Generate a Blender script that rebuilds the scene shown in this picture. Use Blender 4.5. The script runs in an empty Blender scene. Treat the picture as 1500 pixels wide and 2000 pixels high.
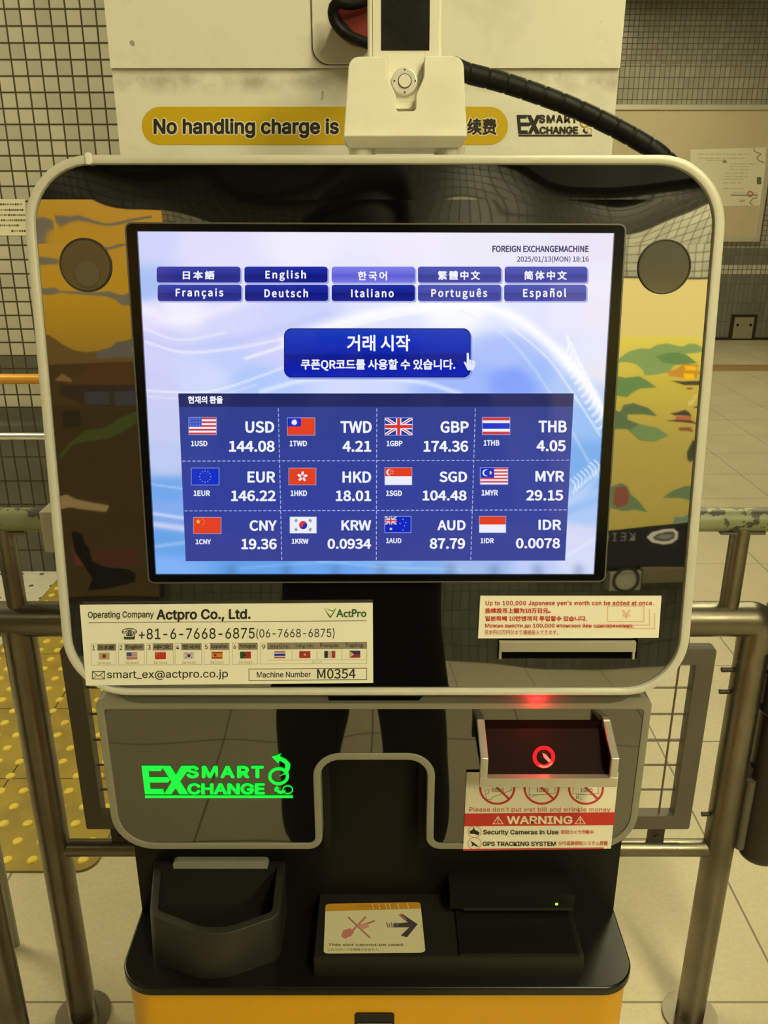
import bpy, bmesh, math, os, random
from mathutils import Vector, Matrix
from math import sin, cos, pi, radians, sqrt

random.seed(7)
S = bpy.context.scene
COL = S.collection

# ------------------------------------------------------------------ camera
F = 1650.0                       # focal length in pixels of the 1500 x 2000 frame
PITCH = radians(20.3)
CAM = Vector((0, 0, 1.5))
cd = bpy.data.cameras.new('camera')
cd.sensor_fit = 'AUTO'
cd.sensor_width = 36.0
cd.lens = F / 2000.0 * 36.0
cd.clip_start = 0.01
cam = bpy.data.objects.new('camera', cd)
cam.location = CAM
cam.rotation_euler = (pi / 2 - PITCH, 0, 0)
COL.objects.link(cam)
S.camera = cam

# ------------------------------------------------------------------ view, world, lamp levels
S.view_settings.view_transform = 'Standard'
S.view_settings.look = 'None'
S.view_settings.exposure = 0.0
S.view_settings.gamma = 1.0
S.view_settings.use_curve_mapping = False
W = bpy.data.worlds.new('world')
S.world = W
W.use_nodes = True
W.node_tree.nodes['Background'].inputs[0].default_value = (1.0, .85, .45, 1)
W.node_tree.nodes['Background'].inputs[1].default_value = 0.02
LAMP_COL = (1.0, 0.915, 0.50)
# x, y, strength of every ceiling lamp of the concourse
LAMPS = [(1.8, -2.45, 122), (0.85, -0.65, 54), (1.45, 2.75, 36), (2.6, 5.2, 40), (2.6, 7.8, 52),
         (-3.0, 2.4, 95), (-2.4, -1.6, 8)]
GLASS = 0.30                     # reflectance of the dark coated front glass

# ------------------------------------------------------------------ colour helpers
def lin(c):
    out = []
    for v in c[:3]:
        v = v / 255.0
        out.append(v / 12.92 if v <= .04045 else ((v + .055) / 1.055) ** 2.4)
    return tuple(out)

def mixc(a, b, t):
    return tuple(a[i] * (1 - t) + b[i] * t for i in range(3))

# ------------------------------------------------------------------ node helper
class NT:
    def __init__(s, name):
        s.m = bpy.data.materials.new(name)
        s.m.use_nodes = True
        s.t = s.m.node_tree
        s.bsdf = s.t.nodes['Principled BSDF']
        s.out = s.t.nodes['Material Output']
    def n(s, kind, **kw):
        x = s.t.nodes.new(kind)
        for k, v in kw.items():
            setattr(x, k, v)
        return x
    def l(s, a, b):
        s.t.links.new(a, b)
    def put(s, sock, v):
        if isinstance(v, bpy.types.NodeSocket):
            s.l(v, sock)
        elif isinstance(v, (tuple, list)) and len(v) == 3 and sock.type == 'RGBA':
            sock.default_value = (*v, 1)
        else:
            sock.default_value = v
    def math(s, op, a, b=0.0, c=0.0):
        x = s.n('ShaderNodeMath', operation=op)
        s.put(x.inputs[0], a); s.put(x.inputs[1], b)
        if op in ('MULTIPLY_ADD', 'COMPARE', 'SMOOTH_MIN'):
            s.put(x.inputs[2], c)
        return x.outputs[0]
    def mix(s, f, a, b, blend='MIX'):
        x = s.n('ShaderNodeMix', data_type='RGBA', blend_type=blend)
        s.put(x.inputs['Factor'], f)
        s.put(x.inputs[6], a); s.put(x.inputs[7], b)
        return x.outputs[2]
    def pos(s):
        g = s.n('ShaderNodeNewGeometry')
        x = s.n('ShaderNodeSeparateXYZ')
        s.l(g.outputs['Position'], x.inputs[0])
        return g.outputs['Position'], x.outputs
    def noise(s, vec, scale, detail=3, rough=.5):
        x = s.n('ShaderNodeTexNoise')
        x.inputs['Scale'].default_value = scale
        x.inputs['Detail'].default_value = detail
        x.inputs['Roughness'].default_value = rough
        if vec is not None:
            s.l(vec, x.inputs['Vector'])
        return x.outputs['Fac']
    def ramp(s, f, a, b):
        x = s.n('ShaderNodeMapRange')
        s.put(x.inputs[0], f); x.inputs[1].default_value = a; x.inputs[2].default_value = b
        return x.outputs[0]
    def bump(s, h, dist=.001, strength=.5):
        x = s.n('ShaderNodeBump')
        x.inputs['Distance'].default_value = dist
        x.inputs['Strength'].default_value = strength
        s.l(h, x.inputs['Height'])
        s.l(x.outputs[0], s.bsdf.inputs['Normal'])
        return x

def mat(name, col, rough=.5, metal=0.0, ior=1.45, var=0.0, vscale=20, var_col=None, bump=0, bscale=200, bdist=.0004, emit=None, estr=1.0):
    m = NT(name)
    P = m.bsdf.inputs
    P['Base Color'].default_value = (*col, 1)
    P['Roughness'].default_value = rough
    P['Metallic'].default_value = metal
    P['IOR'].default_value = ior
    if var or bump:
        p, _ = m.pos()
    if var:
        f = m.ramp(m.noise(p, vscale, 4), .42, .72)
        f = m.math('MULTIPLY', f, var)
        m.l(m.mix(f, col, var_col or tuple(c * .55 for c in col)), P['Base Color'])
    if bump:
        m.bump(m.noise(p, bscale, 2), bdist, bump)
    if emit:
        P['Emission Color'].default_value = (*emit, 1)
        P['Emission Strength'].default_value = estr
    return m.m

def attr_mat(name, rough=.55, emit=False, ior=1.45, estr=1.0):
    m = NT(name)
    a = m.n('ShaderNodeAttribute', attribute_name='Col')
    P = m.bsdf.inputs
    P['Roughness'].default_value = rough
    P['IOR'].default_value = ior
    if emit:
        P['Base Color'].default_value = (.006, .006, .008, 1)
        m.l(a.outputs['Color'], P['Emission Color'])
        P['Emission Strength'].default_value = estr
    else:
        m.l(a.outputs['Color'], P['Base Color'])
    return m.m

# ------------------------------------------------------------------ object helpers
WLOC = {}

def tag(o, label=None, cat=None, group=None, kind=None):
    if label: o['label'] = label
    if cat: o['category'] = cat
    if group: o['group'] = group
    if kind: o['kind'] = kind
    return o

def thing(name, loc, label, cat, group=None):
    o = bpy.data.objects.new(name, None)
    o.empty_display_size = .05
    o.location = loc
    WLOC[o.name] = Vector(loc)
    COL.objects.link(o)
    return tag(o, label, cat, group)

def obj(name, verts, faces, m, parent=None, smooth=None, cols=None, origin=None):
    """Links one mesh object. verts are world coordinates; the origin goes to their centre."""
    vs = [Vector(v) for v in verts]
    if origin is None:
        lo = Vector([min(v[i] for v in vs) for i in range(3)])
        hi = Vector([max(v[i] for v in vs) for i in range(3)])
        origin = (lo + hi) / 2
    origin = Vector(origin)
    me = bpy.data.meshes.new(name)
    me.from_pydata([v - origin for v in vs], [], faces)
    if cols:
        ca = me.color_attributes.new('Col', 'FLOAT_COLOR', 'CORNER')
        k = 0
        for f, fc in zip(faces, cols):
            for j in range(len(f)):
                c = fc[j] if isinstance(fc[0], (tuple, list)) else fc
                ca.data[k].color = (*c, 1)
                k += 1
    me.update()
    if smooth:
        me.polygons.foreach_set('use_smooth', [True] * len(me.polygons))
        if smooth is not True:
            me.set_sharp_from_angle(angle=radians(smooth))
    me.materials.append(m)
    o = bpy.data.objects.new(name, me)
    COL.objects.link(o)
    WLOC[o.name] = origin
    if parent:
        o.parent = parent
        o.location = origin - WLOC[parent.name]
    else:
        o.location = origin
    return o

def bobj(name, bm, m, parent=None, smooth=35):
    bm.verts.index_update()
    v = [x.co.copy() for x in bm.verts]
    f = [[q.index for q in x.verts] for x in bm.faces]
    bm.free()
    o = obj(name, v, f, m, parent, smooth)
    if smooth and smooth is not True:
        wn = o.modifiers.new('WeightedNormal', 'WEIGHTED_NORMAL')
        wn.keep_sharp = True
    return o

def bevel(bm, w, seg=2, ang=30):
    if w <= 0: return
    es = [e for e in bm.edges if len(e.link_faces) == 2 and e.calc_face_angle(0) > radians(ang)]
    bmesh.ops.bevel(bm, geom=es, offset=w, segments=seg, profile=.5, affect='EDGES', clamp_overlap=True)

def add_box(bm, x0, x1, y0, y1, z0, z1):
    vs = [bm.verts.new((x, y, z)) for z in (z0, z1) for y in (y0, y1) for x in (x0, x1)]
    for f in ((0, 2, 3, 1), (4, 5, 7, 6), (0, 1, 5, 4), (2, 6, 7, 3), (0, 4, 6, 2), (1, 3, 7, 5)):
        bm.faces.new([vs[i] for i in f])
    return vs

def box(name, x0, x1, y0, y1, z0, z1, m, parent=None, bv=0.0, seg=2):
    bm = bmesh.new()
    add_box(bm, x0, x1, y0, y1, z0, z1)
    bevel(bm, bv, seg)
    return bobj(name, bm, m, parent)

def add_tube(bm, pts, r, n=16, caps=True):
    pts = [Vector(p) for p in pts]
    rings = []
    up = Vector((0, 0, 1))
    nrm = None
    for i, p in enumerate(pts):
        a = pts[max(i - 1, 0)]; b = pts[min(i + 1, len(pts) - 1)]
        t = (b - a).normalized()
        if nrm is None:
            nrm = t.orthogonal().normalized() if abs(t.z) > .9 else t.cross(up).normalized()
        nrm = (nrm - t * nrm.dot(t)).normalized()
        bn = t.cross(nrm)
        rr = r[i] if isinstance(r, (list, tuple)) else r
        rings.append([bm.verts.new(p + (nrm * cos(2 * pi * k / n) + bn * sin(2 * pi * k / n)) * rr) for k in range(n)])
    for a, b in zip(rings, rings[1:]):
        for k in range(n):
            bm.faces.new((a[k], a[(k + 1) % n], b[(k + 1) % n], b[k]))
    if caps:
        bm.faces.new(list(reversed(rings[0])))
        bm.faces.new(rings[-1])

def tube(name, pts, r, m, parent=None, n=16, smooth=40):
    bm = bmesh.new()
    add_tube(bm, pts, r, n)
    return bobj(name, bm, m, parent, smooth)

def spline(pts, k=10):
    """Catmull-Rom through pts"""
    P = [Vector(p) for p in pts]
    P = [P[0] * 2 - P[1]] + P + [P[-1] * 2 - P[-2]]
    out = []
    for i in range(1, len(P) - 2):
        for j in range(k):
            t = j / k
            a, b, c, d = P[i - 1], P[i], P[i + 1], P[i + 2]
            out.append(.5 * ((2 * b) + (c - a) * t + (2 * a - 5 * b + 4 * c - d) * t * t + (3 * b - a - 3 * c + d) * t ** 3))
    out.append(P[-2])
    return out

def round_poly(pts, radii, k=7):
    """2D polygon with rounded corners"""
    out = []
    n = len(pts)
    for i in range(n):
        p = Vector(pts[i]); a = Vector(pts[i - 1]); b = Vector(pts[(i + 1) % n])
        r = radii[i] if isinstance(radii, (list, tuple)) else radii
        da = (a - p); db = (b - p)
        ang = da.angle(db)
        if r <= 0 or ang > 3.1:
            out.append(p); continue
        d = min(r / math.tan(ang / 2), da.length * .49, db.length * .49)
        rr = d * math.tan(ang / 2)
        bis = (da.normalized() + db.normalized()).normalized()
        c = p + bis * (rr / sin(ang / 2))
        s = p + da.normalized() * d - c
        e = p + db.normalized() * d - c
        a0 = math.atan2(s.y, s.x); a1 = math.atan2(e.y, e.x)
        dlt = (a1 - a0 + pi) % (2 * pi) - pi
        for j in range(k + 1):
            t = a0 + dlt * j / k
            out.append(c + Vector((cos(t), sin(t))) * rr)
    return out

def rrect(u0, v0, u1, v1, r, k=8):
    return round_poly([(u0, v0), (u1, v0), (u1, v1), (u0, v1)], r, k)

def area2(p):
    return sum(p[i - 1][0] * p[i][1] - p[i][0] * p[i - 1][1] for i in range(len(p))) / 2

def inset(poly, d):
    """offset a closed dense 2D polygon inwards by d"""
    s = 1 if area2(poly) > 0 else -1
    out = []
    n = len(poly)
    for i in range(n):
        a = Vector(poly[i - 1]); p = Vector(poly[i]); b = Vector(poly[(i + 1) % n])
        e1 = (p - a); e2 = (b - p)
        if e1.length < 1e-7: e1 = e2
        if e2.length < 1e-7: e2 = e1
        n1 = Vector((-e1.y, e1.x)).normalized() * s
        n2 = Vector((-e2.y, e2.x)).normalized() * s
        m = (n1 + n2)
        m = m / max(m.length_squared / 2, .3)
        out.append(p + m * d)
    return out

def prism(name, poly, d0, d1, P, m, parent=None, bv=0.0, seg=2, smooth=35, ang=40):
    """2D outline on plane P, extruded along the plane's normal from d0 (back) to d1 (front)"""
    bm = bmesh.new()
    if area2(poly) < 0: poly = list(reversed(poly))
    a = [bm.verts.new(P.w(p[0], p[1], d0)) for p in poly]
    b = [bm.verts.new(P.w(p[0], p[1], d1)) for p in poly]
    bm.faces.new(list(reversed(a))); bm.faces.new(b)
    n = len(a)
    for i in range(n):
        j = (i + 1) % n
        bm.faces.new((a[i], a[j], b[j], b[i]))
    bmesh.ops.recalc_face_normals(bm, faces=bm.faces)
    if bv:
        front = set(b)
        es = [e for e in bm.edges if e.verts[0] in front and e.verts[1] in front]
        bmesh.ops.bevel(bm, geom=es, offset=bv, segments=seg, profile=.5, affect='EDGES', clamp_overlap=True)
    return bobj(name, bm, m, parent, smooth)

def ring_prism(name, outer, inner, d0, d1, P, m, parent=None, bv=0.0, seg=2):
    bm = bmesh.new()
    n = len(outer)
    L = [[bm.verts.new(P.w(p[0], p[1], d)) for p in pl] for pl in (outer, inner) for d in (d0, d1)]
    ob, of, ib, if_ = L
    for i in range(n):
        j = (i + 1) % n
        bm.faces.new((of[i], of[j], if_[j], if_[i]))
        bm.faces.new((ob[i], ib[i], ib[j], ob[j]))
        bm.faces.new((ob[i], ob[j], of[j], of[i]))
        bm.faces.new((ib[i], if_[i], if_[j], ib[j]))
    bmesh.ops.recalc_face_normals(bm, faces=bm.faces)
    if bv:
        fs = set(of) | set(if_)
        es = [e for e in bm.edges if e.verts[0] in fs and e.verts[1] in fs and
              ((e.verts[0] in of) == (e.verts[1] in of))]
        bmesh.ops.bevel(bm, geom=es, offset=bv, segments=seg, profile=.5, affect='EDGES', clamp_overlap=True)
    return bobj(name, bm, m, parent, 35)

# ------------------------------------------------------------------ from the photograph's frame to points in the place
SP, CP = sin(PITCH), cos(PITCH)

def ray(x, y):
    a = (x - 750) / F; b = (y - 1000) / F
    return Vector((a, CP - b * SP, -(SP + b * CP)))

def atY(x, y, Y):
    d = ray(x, y); return CAM + d * (Y / d.y)

def atZ(x, y, Z):
    d = ray(x, y); return CAM + d * ((Z - CAM.z) / d.z)

class Plane:
    """a flat surface in the place: origin, right (u), up (v), outward normal"""
    def __init__(s, o, u, v):
        s.o = Vector(o); s.u = Vector(u).normalized(); s.v = Vector(v).normalized()
        s.n = s.u.cross(s.v).normalized()
    def w(s, u, v, d=0.0):
        return s.o + s.u * u + s.v * v + s.n * d
    def px(s, x, y, d=0.0):
        r = ray(x, y)
        o = s.o + s.n * d
        p = CAM + r * ((o - CAM).dot(s.n) / r.dot(s.n))
        q = p - s.o
        return (q.dot(s.u), q.dot(s.v))
    def pxs(s, pts, d=0.0):
        return [s.px(x, y, d) for x, y in pts]

class Mirrored:
    """points on plane P that are seen at (x, y) of the frame by way of the mirror plane M"""
    def __init__(s, P, M):
        s.P = P; s.M = M; s.w = P.w; s.n = P.n
    def px(s, x, y, d=0.0):
        r = ray(x, y)
        h = CAM + r * ((s.M.o - CAM).dot(s.M.n) / r.dot(s.M.n))
        q = r - s.M.n * (2 * r.dot(s.M.n))
        p = h + q * ((s.P.o - h).dot(s.P.n) / q.dot(s.P.n))
        e = p - s.P.o
        return (e.dot(s.P.u), e.dot(s.P.v))

def vplane(Y):
    return Plane((0, Y, 0), (1, 0, 0), (0, 0, 1))

def zplane(Z):
    return Plane((0, 0, Z), (1, 0, 0), (0, 1, 0))

def tplane(o, tilt):
    t = radians(tilt)
    return Plane(o, (1, 0, 0), (0, sin(t), cos(t)))

# ------------------------------------------------------------------ lettering
FONTS = {}
_fd = bpy.utils.system_resource('DATAFILES', path='fonts')
def font(key):
    if key not in FONTS:
        FONTS[key] = None
        fn = {'cjk': 'Noto Sans CJK Regular.woff2', 'sans': 'Inter.woff2'}.get(key)
        try:
            if fn: FONTS[key] = bpy.data.fonts.load(os.path.join(_fd, fn), check_existing=True)
        except Exception:
            FONTS[key] = None
    return FONTS[key]

CAPH = {}
def text_mesh(body, key='sans', bold=0.0, space=1.0):
    """triangles of a line of text, scaled so that its box is 0..1 by 0..1"""
    def make(b, off):
        cu = bpy.data.curves.new('t', 'FONT')
        cu.body = b
        f = font(key)
        if f: cu.font = f
        cu.space_character = space
        cu.resolution_u = 4
        o = bpy.data.objects.new('t', cu)
        me = o.to_mesh()
        v = [x.co.to_2d() for x in me.vertices]
        fc = [tuple(p.vertices) for p in me.polygons]
        o.to_mesh_clear()
        bpy.data.objects.remove(o); bpy.data.curves.remove(cu)
        return v, fc
    v, fc = make(body, 0)
    x0 = min(p.x for p in v); x1 = max(p.x for p in v); y0 = min(p.y for p in v); y1 = max(p.y for p in v)
    if not bold:
        return [((p.x - x0) / (x1 - x0), (p.y - y0) / (y1 - y0)) for p in v], fc
    # heavier strokes: the same outline laid down again a little to each side
    if key not in CAPH:
        h, _ = make('H', 0)
        CAPH[key] = max(p.y for p in h) - min(p.y for p in h)
    b = bold * CAPH[key]
    sh = [(0, 0), (b, 0), (-b, 0), (0, b), (0, -b), (.7 * b, .7 * b), (-.7 * b, .7 * b), (.7 * b, -.7 * b), (-.7 * b, -.7 * b)]
    V = []; FC = []
    for dx, dy in sh:
        k = len(V)
        V += [((p.x + dx - x0 + b) / (x1 - x0 + 2 * b), (p.y + dy - y0 + b) / (y1 - y0 + 2 * b), k) for p in v]
        FC += [tuple(k + i for i in f) for f in fc]
    return V, FC

class Sheet:
    """flat coloured artwork on a surface: every shape lies a hair above the one under it"""
    STEP = 0.00012
    def __init__(s, P, base=0.0, warp=None):
        s.P = P; s.base = base; s.v = []; s.f = []; s.c = []; s.warp = warp
    def pt(s, x, y, d):
        if s.warp: x, y = s.warp(x, y)
        u, v = s.P.px(x, y)
        return s.P.w(u, v, d)
    def poly(s, pts, col, layer=0, cols=None):
        d = s.base + (layer + .018 * (len(s.f) % 30)) * s.STEP
        k = len(s.v)
        if area2(pts) > 0:               # frame coordinates run downwards
            pts = list(reversed(pts))
            if cols: cols = list(reversed(cols))
        s.v += [s.pt(p[0], p[1], d) for p in pts]
        s.f.append(list(range(k, k + len(pts))))
        s.c.append([lin(c) for c in cols] if cols else lin(col))
    def rect(s, x0, y0, x1, y1, col, layer=0):
        s.poly([(x0, y0), (x1, y0), (x1, y1), (x0, y1)], col, layer)
    def rrect(s, x0, y0, x1, y1, r, col, layer=0, grad=None, k=5):
        pts = rrect(x0, y0, x1, y1, r, k)
        if not grad:
            s.poly(pts, col, layer); return
        # grad: list of (t, colour) from top to bottom, cut into bands
        d = s.base + layer * s.STEP
        def span(y):
            ys = y
            dx = 0
            if ys < y0 + r: q = y0 + r - ys
            elif ys > y1 - r: q = ys - (y1 - r)
            else: q = 0
            if q > 0: dx = r - sqrt(max(r * r - q * q, 0))
            return x0 + dx, x1 - dx
        ys = sorted(set([y0 + (y1 - y0) * i / 24 for i in range(25)] + [y0 + (y1 - y0) * g[0] for g in grad]))
        def gc(y):
            t = (y - y0) / (y1 - y0)
            for (ta, ca), (tb, cb) in zip(grad, grad[1:]):
                if ta <= t <= tb + 1e-9:
                    return mixc(ca, cb, (t - ta) / max(tb - ta, 1e-9))
            return grad[-1][1]
        for ya, yb in zip(ys, ys[1:]):
            a0, a1 = span(ya); b0, b1 = span(yb)
            s.poly([(a0, ya), (a1, ya), (b1, yb), (b0, yb)], None, layer, [gc(ya), gc(ya), gc(yb), gc(yb)])
    def line(s, pts, w, col, layer=0):
        for a, b in zip(pts, pts[1:]):
            a = Vector(a); b = Vector(b)
            t = (b - a)
            if t.length == 0: continue
            t.normalize()
            n = Vector((-t.y, t.x)) * (w / 2)
            e = t * (w * .15)
            s.poly([a - n - e, b - n + e, b + n + e, a + n - e], col, layer)
    def outline(s, x0, y0, x1, y1, w, col, layer=0):
        s.rect(x0, y0, x1, y0 + w, col, layer); s.rect(x0, y1 - w, x1, y1, col, layer)
        s.rect(x0, y0, x0 + w, y1, col, layer); s.rect(x1 - w, y0, x1, y1, col, layer)
    def disc(s, cx, cy, r, col, layer=0, ry=None, n=24):
        ry = ry or r
        s.poly([(cx + r * cos(2 * pi * i / n), cy + ry * sin(2 * pi * i / n)) for i in range(n)], col, layer)
    def ring(s, cx, cy, r, w, col, layer=0, ry=None, n=32, a0=0, a1=360):
        ry = ry or r
        for i in range(n):
            q = []
            for t, k in ((i, 0), (i + 1, 0), (i + 1, 1), (i, 1)):
                a = radians(a0 + (a1 - a0) * t / n)
                q.append((cx + (r - w * k) * cos(a), cy + (ry - w * k) * sin(a)))
            s.poly(q, col, layer)
    def text(s, body, x0, y0, x1, y1, col, layer=1, key='sans', bold=0.0, space=1.0):
        try:
            v, fc = text_mesh(body, key, bold, space)
        except Exception:
            return
        d = s.base + layer * s.STEP
        k = len(s.v)
        flip = (x1 < x0)
        kn = max(1, len(v)); hs = .9 * s.STEP
        s.v += [s.pt(x0 + p[0] * (x1 - x0), y1 + p[1] * (y0 - y1), d + (p[2] / kn * hs if len(p) > 2 else 0)) for p in v]
        for f in fc:
            s.f.append([k + i for i in (reversed(f) if flip else f)])
            s.c.append(lin(col))
    def star(s, cx, cy, r, col, layer, n=5, inner=.4):
        s.poly([(cx + (r if i % 2 == 0 else r * inner) * sin(pi * i / n), cy - (r if i % 2 == 0 else r * inner) * cos(pi * i / n)) for i in range(2 * n)], col, layer)
    def build(s, name, m, parent=None):
        return obj(name, s.v, s.f, m, parent, cols=s.c)

# ------------------------------------------------------------------ materials
def tile_mat(name, axis, pitch, gw, bands, groutc, rough=.25, phase=(0.0, 0.0), var=.10):
    """square wall tiles in courses; bands: (from height, colour, course height, darker-by)"""
    m = NT(name)
    p, xyz = m.pos()
    h = xyz[axis]; z = xyz[2]
    col = None; rowh = None
    for z0, c, rp in bands:
        if col is None:
            col = m.mix(0.0, c, c); rowh = m.math('ADD', rp, 0.0)
        else:
            f = m.math('GREATER_THAN', z, z0)
            col = m.mix(f, col, c)
            rowh = m.math('MULTIPLY_ADD', f, m.math('SUBTRACT', rp, rowh), rowh)
    fx = m.math('DIVIDE', m.math('ADD', h, 20 * pitch + phase[0]), pitch)
    fz = m.math('DIVIDE', m.math('ADD', z, phase[1] + 2.0 * .103), rowh)
    gx = m.math('FRACT', fx); gz = m.math('FRACT', fz)
    ex = m.math('MULTIPLY', m.math('MINIMUM', gx, m.math('SUBTRACT', 1.0, gx)), pitch)
    ez = m.math('MULTIPLY', m.math('MINIMUM', gz, m.math('SUBTRACT', 1.0, gz)), rowh)
    e = m.math('MINIMUM', ex, ez)
    g = m.ramp(e, gw * .35, gw * .65)
    cid = m.n('ShaderNodeCombineXYZ')
    m.l(m.math('FLOOR', fx), cid.inputs[0]); m.l(m.math('FLOOR', fz), cid.inputs[1])
    wn = m.n('ShaderNodeTexWhiteNoise', noise_dimensions='3D')
    m.l(cid.outputs[0], wn.inputs['Vector'])
    vv = m.math('MULTIPLY_ADD', wn.outputs['Value'], -2 * var, 1.0)
    cc = m.n('ShaderNodeCombineXYZ')
    for i in range(3): m.l(vv, cc.inputs[i])
    col = m.mix(1.0, col, cc.outputs[0], 'MULTIPLY')
    m.l(m.mix(g, groutc, col), m.bsdf.inputs['Base Color'])
    m.l(m.math('MULTIPLY_ADD', g, rough - .8, .8), m.bsdf.inputs['Roughness'])
    m.bump(g, .0015, .6)
    return m.m

def floor_mat():
    m = NT('beige_stone_floor')
    p, xyz = m.pos()
    fx = m.math('FRACT', m.math('DIVIDE', m.math('ADD', xyz[0], 40 * .4225 - .806), .4225))
    fy = m.math('FRACT', m.math('DIVIDE', m.math('ADD', xyz[1], 40 * .4315 - 1.24), .4315))
    def edge(f, q):
        return m.math('MULTIPLY', m.math('MINIMUM', f, m.math('SUBTRACT', 1.0, f)), q)
    e = m.math('MINIMUM', edge(fx, .4225), edge(fy, .4315))
    g = m.ramp(e, .0012, .0032)
    n1 = m.ramp(m.noise(p, 3.0, 4), .3, .75)
    n2 = m.ramp(m.noise(p, 90, 3, .7), .35, .7)
    base = m.mix(n1, (.55, .485, .345), (.64, .57, .41))
    base = m.mix(m.math('MULTIPLY', n2, .35), base, (.38, .33, .23))
    # brown strip of border tiles across the concourse
    b = m.math('MULTIPLY', m.math('GREATER_THAN', xyz[1], 7.84), m.math('LESS_THAN', xyz[1], 8.17))
    base = m.mix(b, base, (.36, .22, .10))
    m.l(m.mix(g, (.17, .14, .10), base), m.bsdf.inputs['Base Color'])
    m.bsdf.inputs['Roughness'].default_value = .42
    m.bump(g, .001, .4)
    return m.m

def dotted_mat():
    m = NT('white_dotted_floor_tile')
    p, xyz = m.pos()
    fx = m.math('FRACT', m.math('DIVIDE', m.math('ADD', xyz[0], 10.0), .085))
    fy = m.math('FRACT', m.math('DIVIDE', m.math('ADD', xyz[1], 10.0), .115))
    dx = m.math('MULTIPLY', m.math('SUBTRACT', fx, .5), .085)
    dy = m.math('MULTIPLY', m.math('SUBTRACT', fy, .5), .115)
    d = m.math('SQRT', m.math('ADD', m.math('MULTIPLY', dx, dx), m.math('MULTIPLY', dy, dy)))
    g = m.ramp(d, .008, .012)
    n2 = m.ramp(m.noise(p, 30, 3), .3, .7)
    base = m.mix(m.math('MULTIPLY', n2, .3), (.66, .63, .55), (.45, .42, .35))
    m.l(m.mix(g, (.06, .05, .04), base), m.bsdf.inputs['Base Color'])
    m.bsdf.inputs['Roughness'].default_value = .5
    return m.m

def glass_black(name, f0, wav=.0, scale=6.0, rough=.02, base=(.004, .004, .004), top=None):
    ior = (1 + sqrt(f0)) / (1 - sqrt(f0))
    m = NT(name)
    P = m.bsdf.inputs
    P['Base Color'].default_value = (*base, 1)
    P['Roughness'].default_value = rough
    P['IOR'].default_value = ior
    if wav:
        p, xyz = m.pos()
        h = m.math('SUBTRACT', m.noise(p, scale, 1), .5)
        if top:          # the sheet is warped along its upper edge
            k = m.math('MULTIPLY', m.ramp(xyz[2], top[0], top[1]), top[2])
            h = m.math('MULTIPLY', m.math('ADD', k, 1.0), h)
        m.bump(h, wav, 1.0)
    return m.m

def railing_mat():
    m = NT('brushed_steel_tube')
    p, xyz = m.pos()
    n = m.ramp(m.noise(p, 9, 4), .4, .75)
    m.l(m.mix(m.math('MULTIPLY', n, .5), (.21, .19, .15), (.10, .085, .065)), m.bsdf.inputs['Base Color'])
    m.bsdf.inputs['Metallic'].default_value = .9
    m.l(m.math('MULTIPLY_ADD', n, .15, .27), m.bsdf.inputs['Roughness'])
    return m.m

def peeled_paint_mat():
    m = NT('peeling_green_paint_on_rail')
    p, xyz = m.pos()
    n = m.noise(p, 42, 5, .6)
    low = m.ramp(xyz[2], 1.047, 1.060)
    k = m.ramp(m.math('ADD', n, m.math('MULTIPLY', low, .16)), .585, .605)
    k2 = m.ramp(m.noise(p, 14, 3), .4, .7)
    green = m.mix(k2, (.19, .21, .105), (.26, .275, .16))
    m.l(m.mix(k, green, (.055, .045, .035)), m.bsdf.inputs['Base Color'])
    m.bsdf.inputs['Roughness'].default_value = .42
    m.bump(k, .001, -.8)
    return m.m

def cream_box_mat():
    m = NT('grubby_cream_sheet_metal')
    p, xyz = m.pos()
    n = m.ramp(m.noise(p, 14, 5, .65), .48, .80)
    z = xyz[2]
    # dust and scuffs gathered along the fold
    d = m.math('ABSOLUTE', m.math('SUBTRACT', z, 1.612))
    seam = m.math('SUBTRACT', 1.0, m.ramp(d, .002, .014))
    n3 = m.ramp(m.noise(p, 26, 4, .7), .35, .65)
    f = m.math('MAXIMUM', m.math('MULTIPLY', n, .28), m.math('MULTIPLY', m.math('MULTIPLY', seam, n3), .62))
    sp = m.ramp(m.noise(p, 55, 1), .76, .79)
    f = m.math('MAXIMUM', f, m.math('MULTIPLY', sp, .8))
    m.l(m.mix(f, (.80, .78, .71), (.26, .23, .18)), m.bsdf.inputs['Base Color'])
    m.bsdf.inputs['Roughness'].default_value = .5
    return m.m

M = {}
M['cream'] = cream_box_mat()
M['cream_plain'] = mat('cream_plastic', (.80, .77, .68), .42, var=.22, vscale=30, var_col=(.5, .45, .36))
M['cream_edge'] = mat('cream_powder_coat', (.72, .69, .61), .5)
M['silver'] = mat('silver_grey_paint', (.62, .60, .54), .36, .1, var=.15, vscale=14)
M['silver_low'] = mat('silver_grey_satin_paint', (.25, .24, .19), .42, .1, var=.15, vscale=14)
M['head_shadow'] = mat('head_shadow_grey', (.10, .10, .09), .5)
M['glass'] = glass_black('black_coated_glass', GLASS, wav=.0010, scale=7.0, top=(1.470, 1.50, 3.0))
M['glass_low'] = glass_black('black_coated_lower_glass', .15, wav=.0016, scale=7.0)
M['black'] = mat('black_plastic', (.006, .0058, .005), .42, ior=1.28, bump=.15, bscale=900, bdist=.0002)
M['black_gloss'] = mat('glossy_black_plastic', (.008, .008, .008), .12)
M['black_matte'] = mat('matte_black', (.003, .003, .003), .8, ior=1.06)
M['bezel'] = mat('black_screen_surround', (.003, .003, .004), .12, ior=1.28)
M['bezel_edge'] = mat('thin_grey_metal_edge', (.14, .14, .13), .35, .5)
M['counter'] = mat('black_textured_counter', (.005, .0045, .0035), .27, ior=1.42, bump=.08, bscale=1400, bdist=.0002)
M['tray'] = mat('dark_grey_plastic', (.020, .019, .016), .45, ior=1.35, bump=.15, bscale=900, bdist=.0002)
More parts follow.
